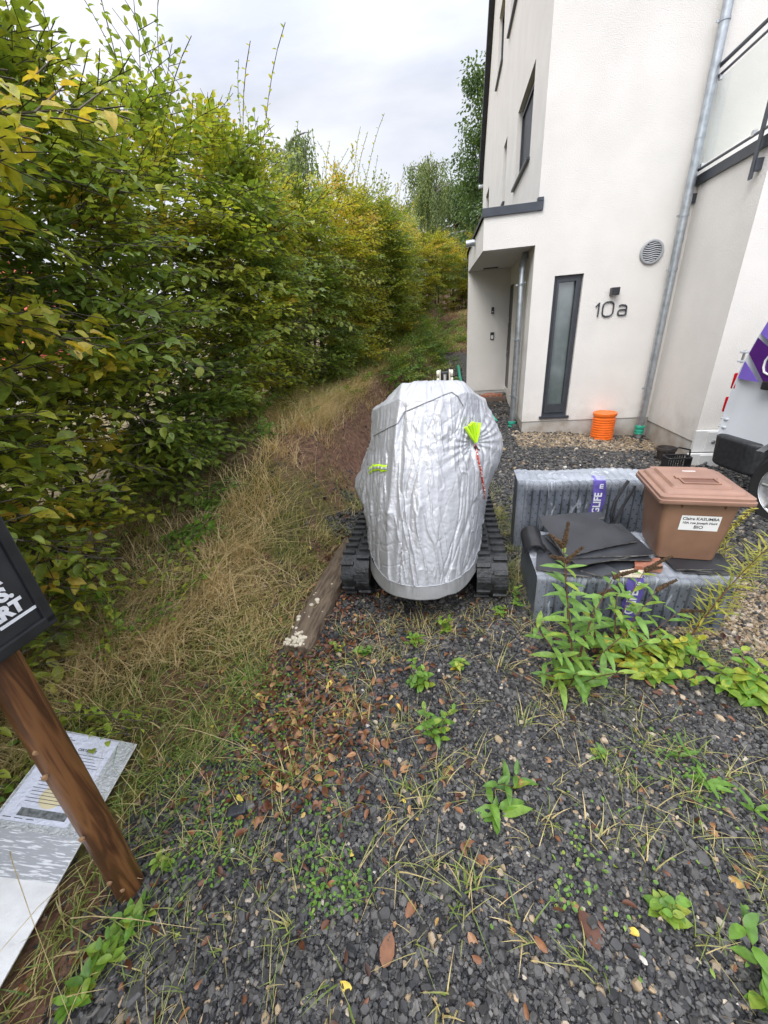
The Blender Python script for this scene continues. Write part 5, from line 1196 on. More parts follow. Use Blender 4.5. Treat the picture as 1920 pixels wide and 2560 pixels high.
g_ = MB().box((-.075, .045, .4025), (.085, .053, .410), bev=.002).box((-.075, .053, .4025), (-.067, .115, .410), bev=.002).box((.077, .053, .4025), (.085, .115, .410), bev=.002).box((-.085, .115, .4025), (.095, .150, .411), bev=.003)
g_.build('grip_rim', M_lid, L_); MB().box((-.067, .053, .4022), (.077, .115, .4036)).build('grip_recess', mat('recess_shade_brown', (.16, .075, .05), .6), L_)  # darker brown plate paints the shade of a sunken grip
MB().box((-.015, .235, .4022), (.045, .243, .4045)).build('lid_mark', M_white, L_)
MB().tube([(-.14, .355, .352), (.14, .355, .352)], .016, 10).tube([(-.11, .352, .35), (-.11, .40, .362), (.11, .40, .362), (.11, .352, .35)], .011, 8).build('hinge_bar', M_lid, bb, smooth=True)
tl = atan2(.020, .306); nv = Vector((0, -cos(tl), -sin(tl))); upv = Vector((0, -sin(tl), cos(tl)))
lc = Vector((.012, -.0156, .218)) + nv * .0016
lab = MB().add([tuple(lc + Vector((sx, 0, 0)) + upv * sz) for sx, sz in ((-.084, -.042), (.084, -.042), (.084, .042), (-.084, .042))], [(0, 1, 2, 3)]).build('name_label', mat('paper_label', (.78, .78, .76), .5), bb)
M_textgrey = mat('grey_print', (.05, .05, .055), .6)
for s, dz, sz in (('Claire KASUMBA', .024, .0215), ('10A rue Joseph Hurt', .001, .0175), ('BIO', -.023, .025)):
    text(s, sz, M_textgrey, lab, frame(lc + upv * dz + nv * .0008, (1, 0, 0), upv), bold=.0004, ext=.0002)

# ------------------------------------------------------------------ signpost with blackboard
M_post = bpy.data.materials.new('stained_round_wood'); M_post.use_nodes = True
def _post():
    t = M_post.node_tree; L = t.links; b = t.nodes['Principled BSDF']; tc = nn(t, 'ShaderNodeTexCoord')
    mp = nn(t, 'ShaderNodeMapping'); mp.inputs['Scale'].default_value = (34, 34, 2.6); L.new(tc.outputs['Object'], mp.inputs[0])
    no = nn(t, 'ShaderNodeTexNoise'); no.inputs['Scale'].default_value = 1.0; no.inputs['Detail'].default_value = 3; no.inputs['Distortion'].default_value = .6; L.new(mp.outputs[0], no.inputs[0])
    ml = nn(t, 'ShaderNodeMath', operation='MULTIPLY'); ml.inputs[1].default_value = 19; L.new(no.outputs['Fac'], ml.inputs[0]); sn = nn(t, 'ShaderNodeMath', operation='SINE'); L.new(ml.outputs[0], sn.inputs[0])
    cr = nn(t, 'ShaderNodeValToRGB'); e = cr.color_ramp.elements; e[0].position = 0; e[0].position = .2; e[0].color = (.055, .022, .009, 1); e[1].position = .85; e[1].color = (.22, .10, .035, 1); e.new(.5).color = (.125, .05, .018, 1)
    mr = nn(t, 'ShaderNodeMapRange'); mr.inputs['From Min'].default_value = -1; L.new(sn.outputs[0], mr.inputs[0])
    n2 = nn(t, 'ShaderNodeTexNoise'); n2.inputs['Scale'].default_value = 6; n2.inputs['Detail'].default_value = 6; L.new(tc.outputs['Object'], n2.inputs[0])
    mx = nn(t, 'ShaderNodeMix', data_type='FLOAT'); mx.inputs[0].default_value = .55; L.new(mr.outputs[0], mx.inputs[2]); L.new(n2.outputs['Fac'], mx.inputs[3]); L.new(mx.outputs[0], cr.inputs[0]); L.new(cr.outputs[0], b.inputs['Base Color'])
    b.inputs['Roughness'].default_value = .42; b.inputs['Specular IOR Level'].default_value = .5
    bp = nn(t, 'ShaderNodeBump'); bp.inputs['Strength'].default_value = .35; bp.inputs['Distance'].default_value = .004; L.new(mr.outputs[0], bp.inputs['Height']); L.new(bp.outputs[0], b.inputs['Normal'])
_post()
sp0 = tag(empty('sign_post', (-.91, .635, .0)), 'round brown wooden post carrying a black chalkboard sign', 'sign post')
rr = np.random.default_rng(8); pts = [(.006 * sin(3 * t) + .055 * t, .004 * sin(5 * t) + .05 * t, -.15 + 2.1 * t) for t in np.linspace(0, 1, 30)]
MB().tube(pts, [.039 * (1 + .02 * sin(9 * t)) - .003 * t for t in np.linspace(0, 1, 30)], 24).build('post', M_post, sp0, smooth=True)
for a, z in ((-60, .36), (-40, .62), (-75, .13), (-20, .70), (-50, .07)):
    a = radians(a); k_ = MB(); k_.lathe([(.007, -.002), (.006, .0015), (.001, .002)], (0, 0, 0), 10, 'x') if False else k_.tube([(.034 * cos(a), .034 * sin(a), z), (.0400 * cos(a), .0400 * sin(a), z)], [.008, .005], 10); k_.build('knot', bpy.data.materials.get('pale_knot') or mat('pale_knot', (.30, .17, .08), .6, var=.2), sp0, smooth=True)
# board: faces the path (+x), runs along y
BX = .085; bd = MB().box((BX - .004, -.46, 1.02), (BX + .014, .105, 1.95), bev=.002).build('board', mat('chalkboard_black', (.016, .017, .019), .55, color2=(.03, .031, .033), vscale=9, rvar=.1), sp0)
MB().box((BX - .012, .105, 1.0), (BX + .020, .128, 1.98), bev=.004).box((BX - .012, -.49, .992), (BX + .020, .128, 1.02), bev=.004).box((BX - .012, -.49, 1.02), (BX + .020, -.46, 1.98), bev=.004).build('board_frame', M_black, bd)
bd.rotation_euler = (0, 0, radians(-12)); M_chalk = mat('chalk', (.75, .76, .78), .8, var=.1, vscale=40)
fx = lambda y, z: frame((BX + .0155, y, z), (0, 1, 0), (0, 0, 1))
for s, y, z, sz in (('LA', .048, 1.152, .040), ('OS.', .050, 1.115, .040), ('ART', .050, 1.078, .040)): text(s, sz, M_chalk, bd, fx(y, z), 'chalk_writing', bold=.0022)
MB().box((BX + .0142, .030, 1.050), (BX + .0152, .105, 1.057)).box((BX + .0142, -.05, 1.185), (BX + .0152, .035, 1.189)).build('chalk_line', M_chalk, bd)

# ------------------------------------------------------------------ certificate board lying in the grass
zc_ = H(-1.36, 1.0)
cb = tag(empty('certificate_board', (-1.103, 1.084, .072)), 'white foam board with a printed certificate lying in the grass behind the post', 'board')
cb.rotation_euler = (0, radians(24.5), 0)
M_foam = mat('white_foam_board', (.80, .80, .79), .6, color2=(.70, .70, .69), vscale=14, bump=.25, bscale=30)
MB().box((-.292, -1.25, -.012), (0, 0, 0), bev=.0012).build('panel', M_foam, cb)
M_scratch = bpy.data.materials.new('scratched_grey_print'); M_scratch.use_nodes = True
def _scr():
    t = M_scratch.node_tree; L = t.links; b = t.nodes['Principled BSDF']; tc = nn(t, 'ShaderNodeTexCoord'); outs = []
    for ang in (55, -50):
        mp = nn(t, 'ShaderNodeMapping'); mp.inputs['Rotation'].default_value = (0, 0, radians(ang)); mp.inputs['Scale'].default_value = (14, 150, 1); L.new(tc.outputs['Object'], mp.inputs[0])
        no = nn(t, 'ShaderNodeTexNoise'); no.inputs['Scale'].default_value = 1.2; no.inputs['Detail'].default_value = 5; L.new(mp.outputs[0], no.inputs[0]); outs.append(no)
    mx = nn(t, 'ShaderNodeMath', operation='MAXIMUM'); L.new(outs[0].outputs['Fac'], mx.inputs[0]); L.new(outs[1].outputs['Fac'], mx.inputs[1])
    cr = nn(t, 'ShaderNodeValToRGB'); e = cr.color_ramp.elements; e[0].position = .56; e[0].color = (.36, .37, .39, 1); e[1].position = .62; e[1].color = (.74, .75, .77, 1); L.new(mx.outputs[0], cr.inputs[0]); L.new(cr.outputs[0], b.inputs['Base Color']); b.inputs['Roughness'].default_value = .4
_scr()
MB().box((-.290, -.450, .0003), (-.002, -.335, .0009)).build('grey_print_area', M_scratch, cb)
MB().box((-.290, -.335, .0003), (-.002, -.002, .0008)).build('silver_backing', mat('silver_film', (.40, .42, .43), .3, metal=.3, color2=(.58, .60, .60), vscale=60, bump=.5, bscale=120), cb)
pp = MB().box((-.281, -.312, .001), (-.068, -.008, .0024)).build('certificate_paper', mat('wrinkled_paper', (.66, .68, .78), .5, bump=.6, bscale=50, var=.03), cb)
fz = lambda x, y: frame((x, y, .0028), (1, 0, 0), (0, 1, 0))
text('CERTIFICAT', .0125, M_textgrey, pp, fz(-.155, -.062), bold=.0003)
b = MB(); b.box((-.27, -.026, .0026), (-.235, -.024, .003)); b.box((-.27, -.033, .0026), (-.22, -.031, .003))
for k in range(17): y = -.080 - k * .0108; b.box((-.245 + .004 * (k % 3), y, .0026), (-.085 - .02 * ((k * 7) % 4) / 2, y + .0016, .003))
for x0 in (-.27, -.235, -.20): b.box((x0, -.304, .0026), (x0 + .025, -.302, .003))
b.build('print_line', M_textgrey, pp); MB().box((-.235, -.296, .0026), (-.085, -.272, .0031)).build('dark_bar', mat('grey_bar', (.13, .14, .14), .5, var=.5, vscale=90), pp)
MB().lathe([(0, .0025), (.040, .0025)], (-.165, -.228, 0), 32, caps=False).build('gold_seal', mat('faded_gold', (.66, .58, .36), .6, var=.1), pp)

# ------------------------------------------------------------------ weathered board with fungus
e = tag(empty('old_plank', (-.53, 1.60, .0), radians(-13)), 'half-buried weathered plank with a pale fungus-covered end beside the left track', 'plank')
bm = bmesh.new(); nxp, nyp = 10, 40
vs, fs = [], []
for j in range(nyp + 1):
    for i in range(nxp + 1):
        x = -.082 + .164 * i / nxp + .004 * sin(j * .7) * (1 if i in (0, nxp) else 0); y = 1.15 * j / nyp
        z = .050 - (.018 if i in (0, nxp) else 0) + .006 * float(vnoise(np.array([x * 25]), np.array([y * 5]), seed=71)[0]) + .02 * sin(y * 2.5); vs.append((x, y - (.02 * abs(sin(i * 1.9)) if j == 0 else 0), z + .01))
    pass
m_ = nxp + 1
for j in range(nyp):
    for i in range(nxp): fs.append((j * m_ + i, j * m_ + i + 1, (j + 1) * m_ + i + 1, (j + 1) * m_ + i))
k0 = len(vs)
edge = [i for i in range(m_)] + [j * m_ + nxp for j in range(1, nyp + 1)] + [nyp * m_ + i for i in range(nxp - 1, -1, -1)] + [j * m_ for j in range(nyp - 1, 0, -1)]
for i in edge: vs.append((vs[i][0] * 1.02, vs[i][1], -.05))
for i in range(len(edge)): fs.append((edge[i], edge[(i + 1) % len(edge)], k0 + (i + 1) % len(edge), k0 + i))
M_old = mat('weathered_plank_wood', (.085, .055, .035), .8, color2=(.20, .15, .10), vscale=9, bump=.6, bscale=40, stretch=(6, 1, 1))
pl = MB().add(vs, fs).build('plank_body', M_old, e, smooth=True)
b = MB(); r8 = np.random.default_rng(5)
for k in range(70):
    x, y = (r8.uniform(-.075, .04), abs(r8.normal(0, .05))) if k < 58 else (r8.uniform(-.07, .07), r8.uniform(.1, .55)); s_ = r8.uniform(.004, .014) * (1 if k < 58 else 1.3)
    b.lathe([(s_, -.004), (s_ * .8, .004), (s_ * .2, .007)], (x, y - .005, .058 + .02 * sin(y * 2.5)), 7)
b.build('fungus', M_fungus, e, smooth=True)
sr = Matrix.Rotation(radians(10), 3, 'Z')
e = tag(empty('slate_lump', (-.62, .83, H(-.62, .83))), 'larger dark slate lump on the edge of the gravel', 'stone'); MB().box((-.035, -.02, 0), (.035, .022, .028), sr, bev=.008).build('lump', M_slate, e)

# ------------------------------------------------------------------ weeds and young shrubs
def plant(name, label, cat, xy, stems, L, W, m, tone, pairs, stem_r=.003, stem_m=None, spikes=(), group=None, seed=0, opp=True, up=.35, droop=.3, fold=.2, grow=.5):
    """stems: (dx, dy, height, lean_x, lean_y); leaves in opposite or alternate rows"""
    r = np.random.default_rng(seed + 1000); e = tag(empty(name, (xy[0], xy[1], H(*xy) + .002)), label, cat, group); b = MB(); fol = Foliage(); tips = []
    for (dx, dy, h, lx, ly) in stems:
        f = lambda t: np.array([dx + lx * t ** 1.5 + .008 * sin(6 * t + dx * 40), dy + ly * t ** 1.5, -.01 + h * t * (1 - .12 * t * (abs(lx) + abs(ly)) / max(h, .01))])
        ts = np.linspace(0, 1, 8); b.tube([tuple(f(t)) for t in ts], [stem_r * (1 - .65 * t) for t in ts], 6); tips.append((f(1), norm(f(1) - f(.85))))
        k = max(2, int(round(pairs * (h + abs(lx) + abs(ly)) ** 1)))
        P, D, N, LL, T = [], [], [], [], []
        for i in range(k):
            t = .10 + .90 * (i + .5) / k; p = f(t); a0 = i * pi / 2 + r.normal(0, .25) if opp else i * 2.4; s_ = (1.05 - grow * t) * (.6 + .8 * min(1, t * 3)) 
            for a in ((a0, a0 + pi) if opp else (a0,)):
                pp = up * r.uniform(.4, 1.5); d = np.array([cos(a), sin(a), pp]); P.append(p); D.append(d); N.append(np.array([-cos(a) * pp, -sin(a) * pp, 1.]) + r.normal(0, .2, 3)); LL.append(L * s_ * r.uniform(.75, 1.15)); T.append(tone + r.normal(0, .13) + .25 * (t < .22) * (r.random() < .5))
        fol.add(np.array(P), np.array(D), np.array(N), np.array(LL), np.array(LL) * W / L, np.array(T))
    b.build('stem', stem_m or M_stem_green, e, smooth=True); link('leaf', fol.mesh('leaf', fold=fold, droop=droop), m, e)
    for (i, ln, lx, ly, lz) in spikes:
        p, d = tips[i]; d = norm(np.array([lx, ly, lz]))
        q = MB(); ts = np.linspace(0, 1, 16); q.tube([tuple(p + d * ln * t + np.array([0, 0, -.12 * ln * t * t])) for t in ts], [(.0075 * (1 - .7 * t) + .0018 * sin(i_ * 2.3)) * (ln / .12) ** .3 for i_, t in enumerate(ts)], 8)
        for w_ in range(int(ln * 900)):
            t = r.random(); a = r.uniform(0, 6.28); rd = .009 * (1.05 - .75 * t); c = p + d * ln * t + np.array([0, 0, -.12 * ln * t * t]); o_ = norm(np.cross(d, [cos(a), sin(a), .3])) * rd
            q.box((-.0028, -.0028, -.0028), (.0028, .0028, .0028), Matrix.Rotation(a, 3, 'X') @ Matrix.Rotation(a * 3, 3, 'Z'), tuple(c + o_))
        q.build('seed_head', M_seed, e, smooth=False)
    return e
B1 = [(0, 0, .74, -.08, .06), (.03, .02, .55, .14, .08), (-.02, .0, .40, -.16, .02), (.04, -.02, .36, .20, .02), (-.01, -.02, .26, -.04, -.12), (.05, .03, .42, .10, .12), (.02, -.03, .24, .12, -.10), (.0, .03, .62, -.02, .10), (-.03, -.01, .20, -.14, -.06)]
plant('butterfly_bush', 'tall butterfly bush with brown seed heads before the left end of the low pack', 'shrub', (.79, 1.26), B1, .105, .028, M_budd, .44, 11, .0045, M_stem_red, [(0, .12, .1, .1, 1.1), (0, .09, -.6, .1, .7), (7, .10, .7, .2, .6), (7, .08, -.9, .1, .5), (1, .11, .9, 0, .35), (5, .10, .8, .3, .1)], seed=1)
B2 = [(0, 0, .44, .04, .10), (.05, .02, .36, .16, .06), (-.04, .02, .34, -.14, .08), (.10, .0, .28, .22, .02), (-.02, -.03, .24, -.10, -.06), (.04, -.03, .26, .10, -.10), (.02, .03, .42, .20, .16)]
plant('butterfly_bush', 'lower spreading butterfly bush in front of the purple lettering of the low pack', 'shrub', (1.06, 1.40), B2, .10, .028, M_budd, .50, 11, .004, M_stem_red, [(1, .11, .9, .1, .55), (6, .15, .9, .0, .65), (6, .10, .8, .1, .1), (3, .10, .9, -.1, .05)], seed=2)
B3 = [(-.06, 0, .16, -.08, .02), (.0, .02, .20, .02, .04), (.06, .0, .15, .10, .02), (.12, .02, .14, .14, -.02), (-.02, -.04, .12, -.02, -.08), (.05, -.05, .13, .06, -.10), (.18, .0, .14, .16, .0), (.02, -.08, .10, .0, -.10)]
plant('bramble_seedling', 'yellowing low broad-leaved weed at the foot of the low pack', 'weed', (1.12, 1.36), B3, .058, .036, M_weed, .74, 22, .0022, M_stem_red, seed=3)
plant('leafy_weed', 'bright green broad-leaved runner weed at the right of the butterfly bushes', 'weed', (1.24, 1.30), [(0, 0, .10, .12, .05), (.06, .02, .12, .14, .04), (-.02, -.02, .09, -.12, -.07), (.02, -.03, .10, .05, -.12), (.10, .04, .10, .14, .06)], .060, .038, M_weed, .50, 18, .0024, M_stem_red, seed=4)
plant('leafy_weed', 'bushy lime-green sapling weed on the gravel at the right edge, below the goldenrod', 'weed', (1.50, 1.12), [(0, 0, .18, -.16, .16), (.02, 0, .16, .05, .16), (0, .02, .13, .15, .06), (-.02, 0, .11, -.13, .02), (0, -.02, .10, .02, -.10), (.03, .0, .10, .14, -.05)], .066, .038, M_weed, .56, 24, .003, M_stem_red, seed=5)
plant('goldenrod', 'leaning yellowing goldenrod stem at the right end of the low pack', 'plant', (1.42, 1.40), [(0, 0, .66, .36, .06)], .085, .008, M_gold, .50, 130, .0045, M_stem_red, seed=6, opp=False, up=.7, droop=.15, grow=.35)
plant('goldenrod', 'second thinner goldenrod gone to yellow seed beside the bin', 'plant', (1.72, 1.56), [(0, 0, .50, .12, .22), (.02, 0, .42, .20, .10), (.05, .05, .55, .10, .30)], .045, .006, M_gold, .6, 120, .003, M_stem_red, seed=7, opp=False, up=.6, grow=.2)
plant('dry_weed', 'sprawling yellow-flowered dry weed between the bin and the van', 'plant', (2.30, 2.35), [(0, 0, .34, .10, .05), (0, 0, .30, -.10, .12), (.05, .05, .36, .03, .14), (.1, 0, .28, .16, .0), (-.05, .1, .26, -.08, .0), (.2, .1, .3, .1, .1)], .022, .012, M_gold, .75, 170, .002, M_stem_red, seed=8, opp=False, grow=0)
small = [  # x, y, height, leaf length, width, tone, seed, label
    (.12, 1.60, .10, .036, .020, .52, 'small green seedling in front of the machine, left of its pair'),
    (.28, 1.65, .12, .040, .022, .55, 'bushy green seedling in front of the middle of the covered machine'),
    (-.31, 1.58, .09, .022, .014, .62, 'tiny lime-green seedling beside the fungus end of the plank'),
    (-.17, 1.55, .06, .034, .028, .40, 'two-leaved round seedling right of the plank end'),
    (.13, 1.30, .13, .044, .024, .48, 'upright oval-leaved seedling in the middle of the gravel'),
    (.30, 1.40, .10, .034, .022, .60, 'yellowish seedling right of the upright oval-leaved one'),
    (.14, 1.06, .16, .044, .024, .46, 'dark-stemmed sapling standing alone in mid gravel'),
    (.31, .76, .06, .078, .028, .38, 'four-leaved sorrel-like weed with broad pointed leaves'),
    (.40, .85, .08, .070, .025, .34, 'erect broad-leaved weed next to the four-leaved one'),
    (.75, .94, .05, .030, .016, .45, 'small lone rosette weed on the bare gravel at right'),
    (1.06, .80, .10, .064, .017, .38, 'narrow-leaved grey-green weed on the right of the gravel'),
    (1.14, .70, .10, .062, .016, .44, 'lower narrow-leaved weed, closest to the right edge'),
    (1.02, .90, .11, .060, .014, .36, 'upper narrow-leaved weed trailing on the right gravel'),
    (.70, .48, .07, .044, .028, .58, 'yellow-tipped round-leaved seedling low on the right'),
    (.86, .38, .14, .066, .030, .28, 'dark green broad-leaved sapling at the bottom right corner'),
    (.80, .32, .12, .060, .028, .36, 'leaning broad-leaved sapling below the corner one'),
    (-.83, .69, .05, .030, .018, .45, 'small creeping weed beside the base of the post'),
    (-.84, .57, .06, .042, .022, .46, 'green-leaved weed just below the foot of the post'),
    (-.90, .49, .07, .044, .022, .44, 'creeping weed between the post and the white board'),
    (-.93, .42, .07, .046, .022, .48, 'lowest creeping weed beside the white board'),
    (-.80, 1.42, .06, .026, .016, .42, 'small weed on the moss near the tip of the certificate board'),
    (-.72, 1.15, .05, .024, .014, .44, 'low green weed where moss meets gravel'),
    (.62, 1.78, .08, .030, .016, .60, 'reddish weed clump between the right track and the low pack'),
    (.73, 1.86, .14, .030, .018, .40, 'dark leafy weed growing between the right track and the packs'),
]
for i, (x, y, h, L, W, tn, lab) in enumerate(small):
    r = np.random.default_rng(i); ns = 1 + int(r.integers(0, 2)) if L > .05 else 1 + int(r.integers(1, 4)); st = [(r.normal(0, .008), r.normal(0, .008), h * r.uniform(.6, 1.1), r.normal(0, .35) * h, r.normal(0, .35) * h) for _ in range(ns)]
    plant('weed_seedling', lab, 'weed', (x, y), st, L, W, M_weed, tn, (13 if L > .05 else 24) if h > .08 else (22 if L > .05 else 32), .0016, M_stem_green if i % 2 else M_stem_red, seed=20 + i, up=.5)

# undergrowth at the foot of the hedge
def undergrowth():
    r = np.random.default_rng(77); fol = Foliage(); st = []; n = 620
    v = np.where(r.random(n) < .22, r.uniform(-5.8, 9, n), r.uniform(.8, 11.5, n)); u = -3.0 + r.normal(0, .25, n) + np.where(v > 1.0, .95, 0) * r.random(n) + .75 * sstep((v + 1) / 6)
    u = np.where(v > 8.2, r.uniform(-2.3, -.5, n), u)
    x, y = xy_of(u, v); z = terrain(x, y)[0]
    d = np.stack([r.normal(.8, .5, n), r.normal(0, .6, n), r.uniform(.2, .9, n)], 1)
    place_sprays(fol, st, np.stack([x, y, z], 1), d, np.stack([r.normal(0, .3, n), r.normal(0, .3, n), np.ones(n)], 1), r.uniform(.22, .5, n), r.uniform(.035, .06, n), .55 + .2 * fbm(x, y, seed=4) + r.normal(0, .08, n), FANS, r)
    o = tag(link('undergrowth', fol.mesh('undergrowth'), M_weed), 'low green bramble and seedling undergrowth along the foot of the hedge', kind='stuff')
    tv, tf = sticks_join(st); link('undergrowth_stems', raw_mesh('undergrowth_stems', tv, tf), M_bark, o)
undergrowth()

# ------------------------------------------------------------------ grass, moss, litter
def blades(x, y, z, h, w, lean, az, tone, curl, name, m, seg=4):
    n = len(x); ts = np.linspace(0, 1, seg + 1); rows = []
    dx, dy = np.cos(az), np.sin(az); px, py = -dy, dx
    for t in ts:
        out = lean * (.35 * t + .65 * t * t * (1 + curl)); zz = h * (t - .42 * curl * t ** 2.6) * np.cos(np.clip(lean / np.maximum(h, .01) * .55, 0, 1.25))
        ww = w * (1 - t ** 1.6) * .5 + .0003
        cx, cy = x + dx * out, y + dy * out
        rows.append(np.stack([cx - px * ww, cy - py * ww, z + zz], 1)); rows.append(np.stack([cx + px * ww, cy + py * ww, z + zz], 1))
    V = np.stack(rows, 1).reshape(-1, 3); k = 2 * (seg + 1); b = np.arange(n) * k
    Q = np.concatenate([np.stack([b + 2 * i, b + 2 * i + 1, b + 2 * i + 3, b + 2 * i + 2], 1) for i in range(seg)])
    return raw_mesh(name, V, [Q], {'tone': np.repeat(np.clip(tone, 0, 1), k)})
def grass():
    r = np.random.default_rng(9); X, Y, Hh, Wd, Ln, Az, Tn, Cu = [], [], [], [], [], [], [], []
    def put(x, y, h, w, lean, az, tone, curl):
        for l, a in zip((X, Y, Hh, Wd, Ln, Az, Tn, Cu), (x, y, h, w, lean, az, tone, curl)): l.append(a)
    # bank, in clumps
    def bank(nc, per, v0, v1, s0, s1, hm, dry, spread=.05):
        v = r.uniform(v0, v1, nc); toe = -1.82 + .62 * sstep(v / 5) - .25 * sstep((-4.4 - v) / 1.2); u = toe - r.uniform(s0, s1, nc); x, y = xy_of(u, v)
        dn = fbm(x * 1.3, y * 1.3, seed=31, o=2); keep = r.random(nc) < .55 + .9 * dn; x, y, dn = x[keep], y[keep], dn[keep]; c = len(x)
        xx = np.repeat(x, per) + r.normal(0, spread, c * per); yy = np.repeat(y, per) + r.normal(0, spread, c * per); n = c * per
        ct = np.repeat(dry + .30 * fbm(x * 1.1 + 9, y * 1.1, seed=33, o=2) + r.normal(0, .10, c), per); h = hm * r.uniform(.45, 1.35, n) * np.repeat(r.uniform(.7, 1.3, c), per)
        a0 = np.repeat(r.normal(-.25, 1.2, c), per) + r.normal(0, .9, n)
        put(xx, yy, h, r.uniform(.0022, .0056, n), h * r.uniform(.25, 1.3, n), a0, ct + r.normal(0, .16, n), r.uniform(.2, 1.1, n))
    bank(760, 26, -6.3, -1.5, .75, 1.8, .15, .68); bank(260, 16, -5.6, -3.0, .25, .8, .09, .45)
    bank(1350, 22, -4.8, 4.5, .60, 1.6, .22, .76); bank(420, 18, -4.4, 3.0, .55, .85, .26, .92); bank(420, 12, -4.6, 3.5, .6, 1.5, .16, .30); bank(300, 16, -6.9, -5.0, .0, .9, .08, .5); bank(700, 14, 7.0, 14.0, -1.3, .3, .17, .66, .1); bank(90, 12, 4.5, 7.0, -.5, .1, .10, .5, .06)
    bank(800, 18, 2.5, 12, .1, 1.9, .20, .60, .10)
    bank(420, 14, -6.2, -2.5, .05, .7, .07, .42)
    bank(260, 14, -4.6, 2.0, .1, .6, .09, .60)
    # strip between machine and packs, scattered tufts on gravel
    for cx, cy, sx, sy, nc, per, hm, tn in ((.93, 3.35, .10, .7, 120, 16, .07, .45), (.80, 2.2, .05, .5, 40, 14, .08, .45), (-.3, 1.2, .3, .3, 70, 9, .06, .45), (1.0, .75, .15, .2, 40, 9, .07, .42), (.2, 1.68, .35, .07, 45, 10, .06, .6), (2.0, 1.3, .5, .5, 40, 12, .07, .5), (-.75, .95, .16, .35, 90, 10, .05, .40), (.0, 1.25, .5, .5, 90, 7, .055, .52)):
        x = np.repeat(r.normal(cx, sx, nc), per) + r.normal(0, .015, nc * per); y = np.repeat(r.normal(cy, sy, nc), per) + r.normal(0, .015, nc * per); n = nc * per; h = hm * r.uniform(.5, 1.5, n)
        put(x, y, h, r.uniform(.0015, .003, n), h * r.uniform(.3, 1.3, n), r.uniform(0, 6.28, n), tn + r.normal(0, .15, n), r.uniform(.2, .9, n))
    for cx, cy, hm, tn in ((-.02, .84, .13, .42), (.06, .82, .11, .50), (.13, .88, .12, .55), (.15, .57, .13, .55), (.19, .60, .12, .62), (.12, .52, .11, .45), (-.06, .63, .10, .5), (-.1, .74, .10, .5), (.52, 1.09, .12, .58), (.53, 1.37, .14, .62), (.44, .40, .11, .5), (.72, .60, .12, .5), (.46, .72, .11, .6), (1.02, .54, .10, .5), (1.12, .92, .11, .5), (-.18, 1.16, .11, .58), (-.34, 1.01, .12, .5), (-.13, 1.35, .12, .6), (-.46, .94, .11, .5), (-.23, .38, .10, .5), (.05, .35, .09, .55), (.30, .45, .10, .58), (-.2, 1.5, .12, .68), (-.05, 1.5, .10, .68), (.7, 1.2, .10, .55), (.3, .95, .09, .55), (.62, .66, .10, .65), (-.36, .52, .08, .5)):
        n = 13; h = hm * r.uniform(.5, 1.25, n)
        a = r.uniform(0, 6.28) + r.normal(0, 1.0, n); put(cx + r.normal(0, .02, n), cy + r.normal(0, .02, n), h * .78, r.uniform(.0025, .0055, n), h * r.uniform(.1, .8, n), a, tn - .10 + r.normal(0, .17, n), r.uniform(.3, 1.2, n))
    # long straw stalks
    n = 260; v = r.uniform(-6.2, -.5, n); toe = -1.85; u = toe - r.uniform(.35, 1.4, n); x, y = xy_of(u, v); h = r.uniform(.2, .5, n)
    put(x, y, h, r.uniform(.002, .0032, n), h * r.uniform(.3, 1.6, n), r.normal(-.3, .9, n), r.uniform(.72, 1, n), r.uniform(0, .5, n))
    n = 9; x = r.uniform(-1.15, -.85, n); y = r.uniform(.45, 1.3, n); h = r.uniform(.12, .4, n)
    put(x, y, h, np.full(n, .003), h * r.uniform(.6, 1.8, n), r.uniform(-1.2, 1.0, n), r.uniform(.8, 1, n), r.uniform(0, .4, n))
    a = [np.concatenate(l) for l in (X, Y, Hh, Wd, Ln, Az, Tn, Cu)]
    uu, vv = uv_of(a[0], a[1]); inb = lambda x, y: (x > -1.40) & (x < -1.09) & (y < 1.10)
    ok = ~inb(a[0], a[1]); a = [q[ok] for q in a]
    z = terrain(a[0], a[1])[0]
    tag(link('grass', blades(a[0], a[1], z, a[2], a[3], a[4], a[5], a[6], a[7], 'grass', M_grass), M_grass), 'dry yellow and green grass in tufts over the bank and gravel', kind='stuff')
    # moss
    n = 150000; x = r.uniform(-2.3, .4, n); y = r.uniform(.3, 4.0, n); zz, s, u, v = terrain(x, y); mk = masks(x, y, s, u, v)[:, 1]; k = (r.random(n) < mk * 1.1) & ~inb(x, y); x, y, zz = x[k], y[k], zz[k]; n = len(x)
    M_moss = leaf_mat('moss_tuft', [(0, (.05, .04, .015)), (.4, (.11, .11, .02)), (1, (.32, .27, .03))], .2, .8)
    tag(link('moss', blades(x, y, zz, r.uniform(.004, .013, n), r.uniform(.002, .004, n), r.uniform(0, .007, n), r.uniform(0, 6.28, n), .5 + .35 * fbm(x * 6, y * 6, seed=5, o=3) + r.normal(0, .14, n), r.uniform(.1, .6, n), 'moss', M_moss, 2), M_moss), 'yellow-green moss on the damp soil', kind='stuff')
    # clover and tiny creeping leaves
    fol = Foliage()
    for cx, cy, sx, sy, n, tn in ((-.29, .66, .05, .05, 90, .30), (-.27, .58, .035, .03, 60, .42), (-.19, .585, .03, .03, 60, .26), (-.33, .75, .05, .05, 60, .3), (-.62, 1.18, .14, .18, 330, .40), (-.45, 1.02, .14, .14, 200, .42), (-.78, .95, .10, .22, 260, .36), (-.68, .72, .08, .08, 130, .4), (-.85, 1.5, .2, .3, 350, .4), (.45, .52, .03, .03, 30, .5), (.55, .62, .03, .04, 30, .5), (-.5, 1.4, .2, .15, 260, .45), (1.05, .83, .08, .1, 160, .4), (.62, .62, .2, .2, 60, .45)):
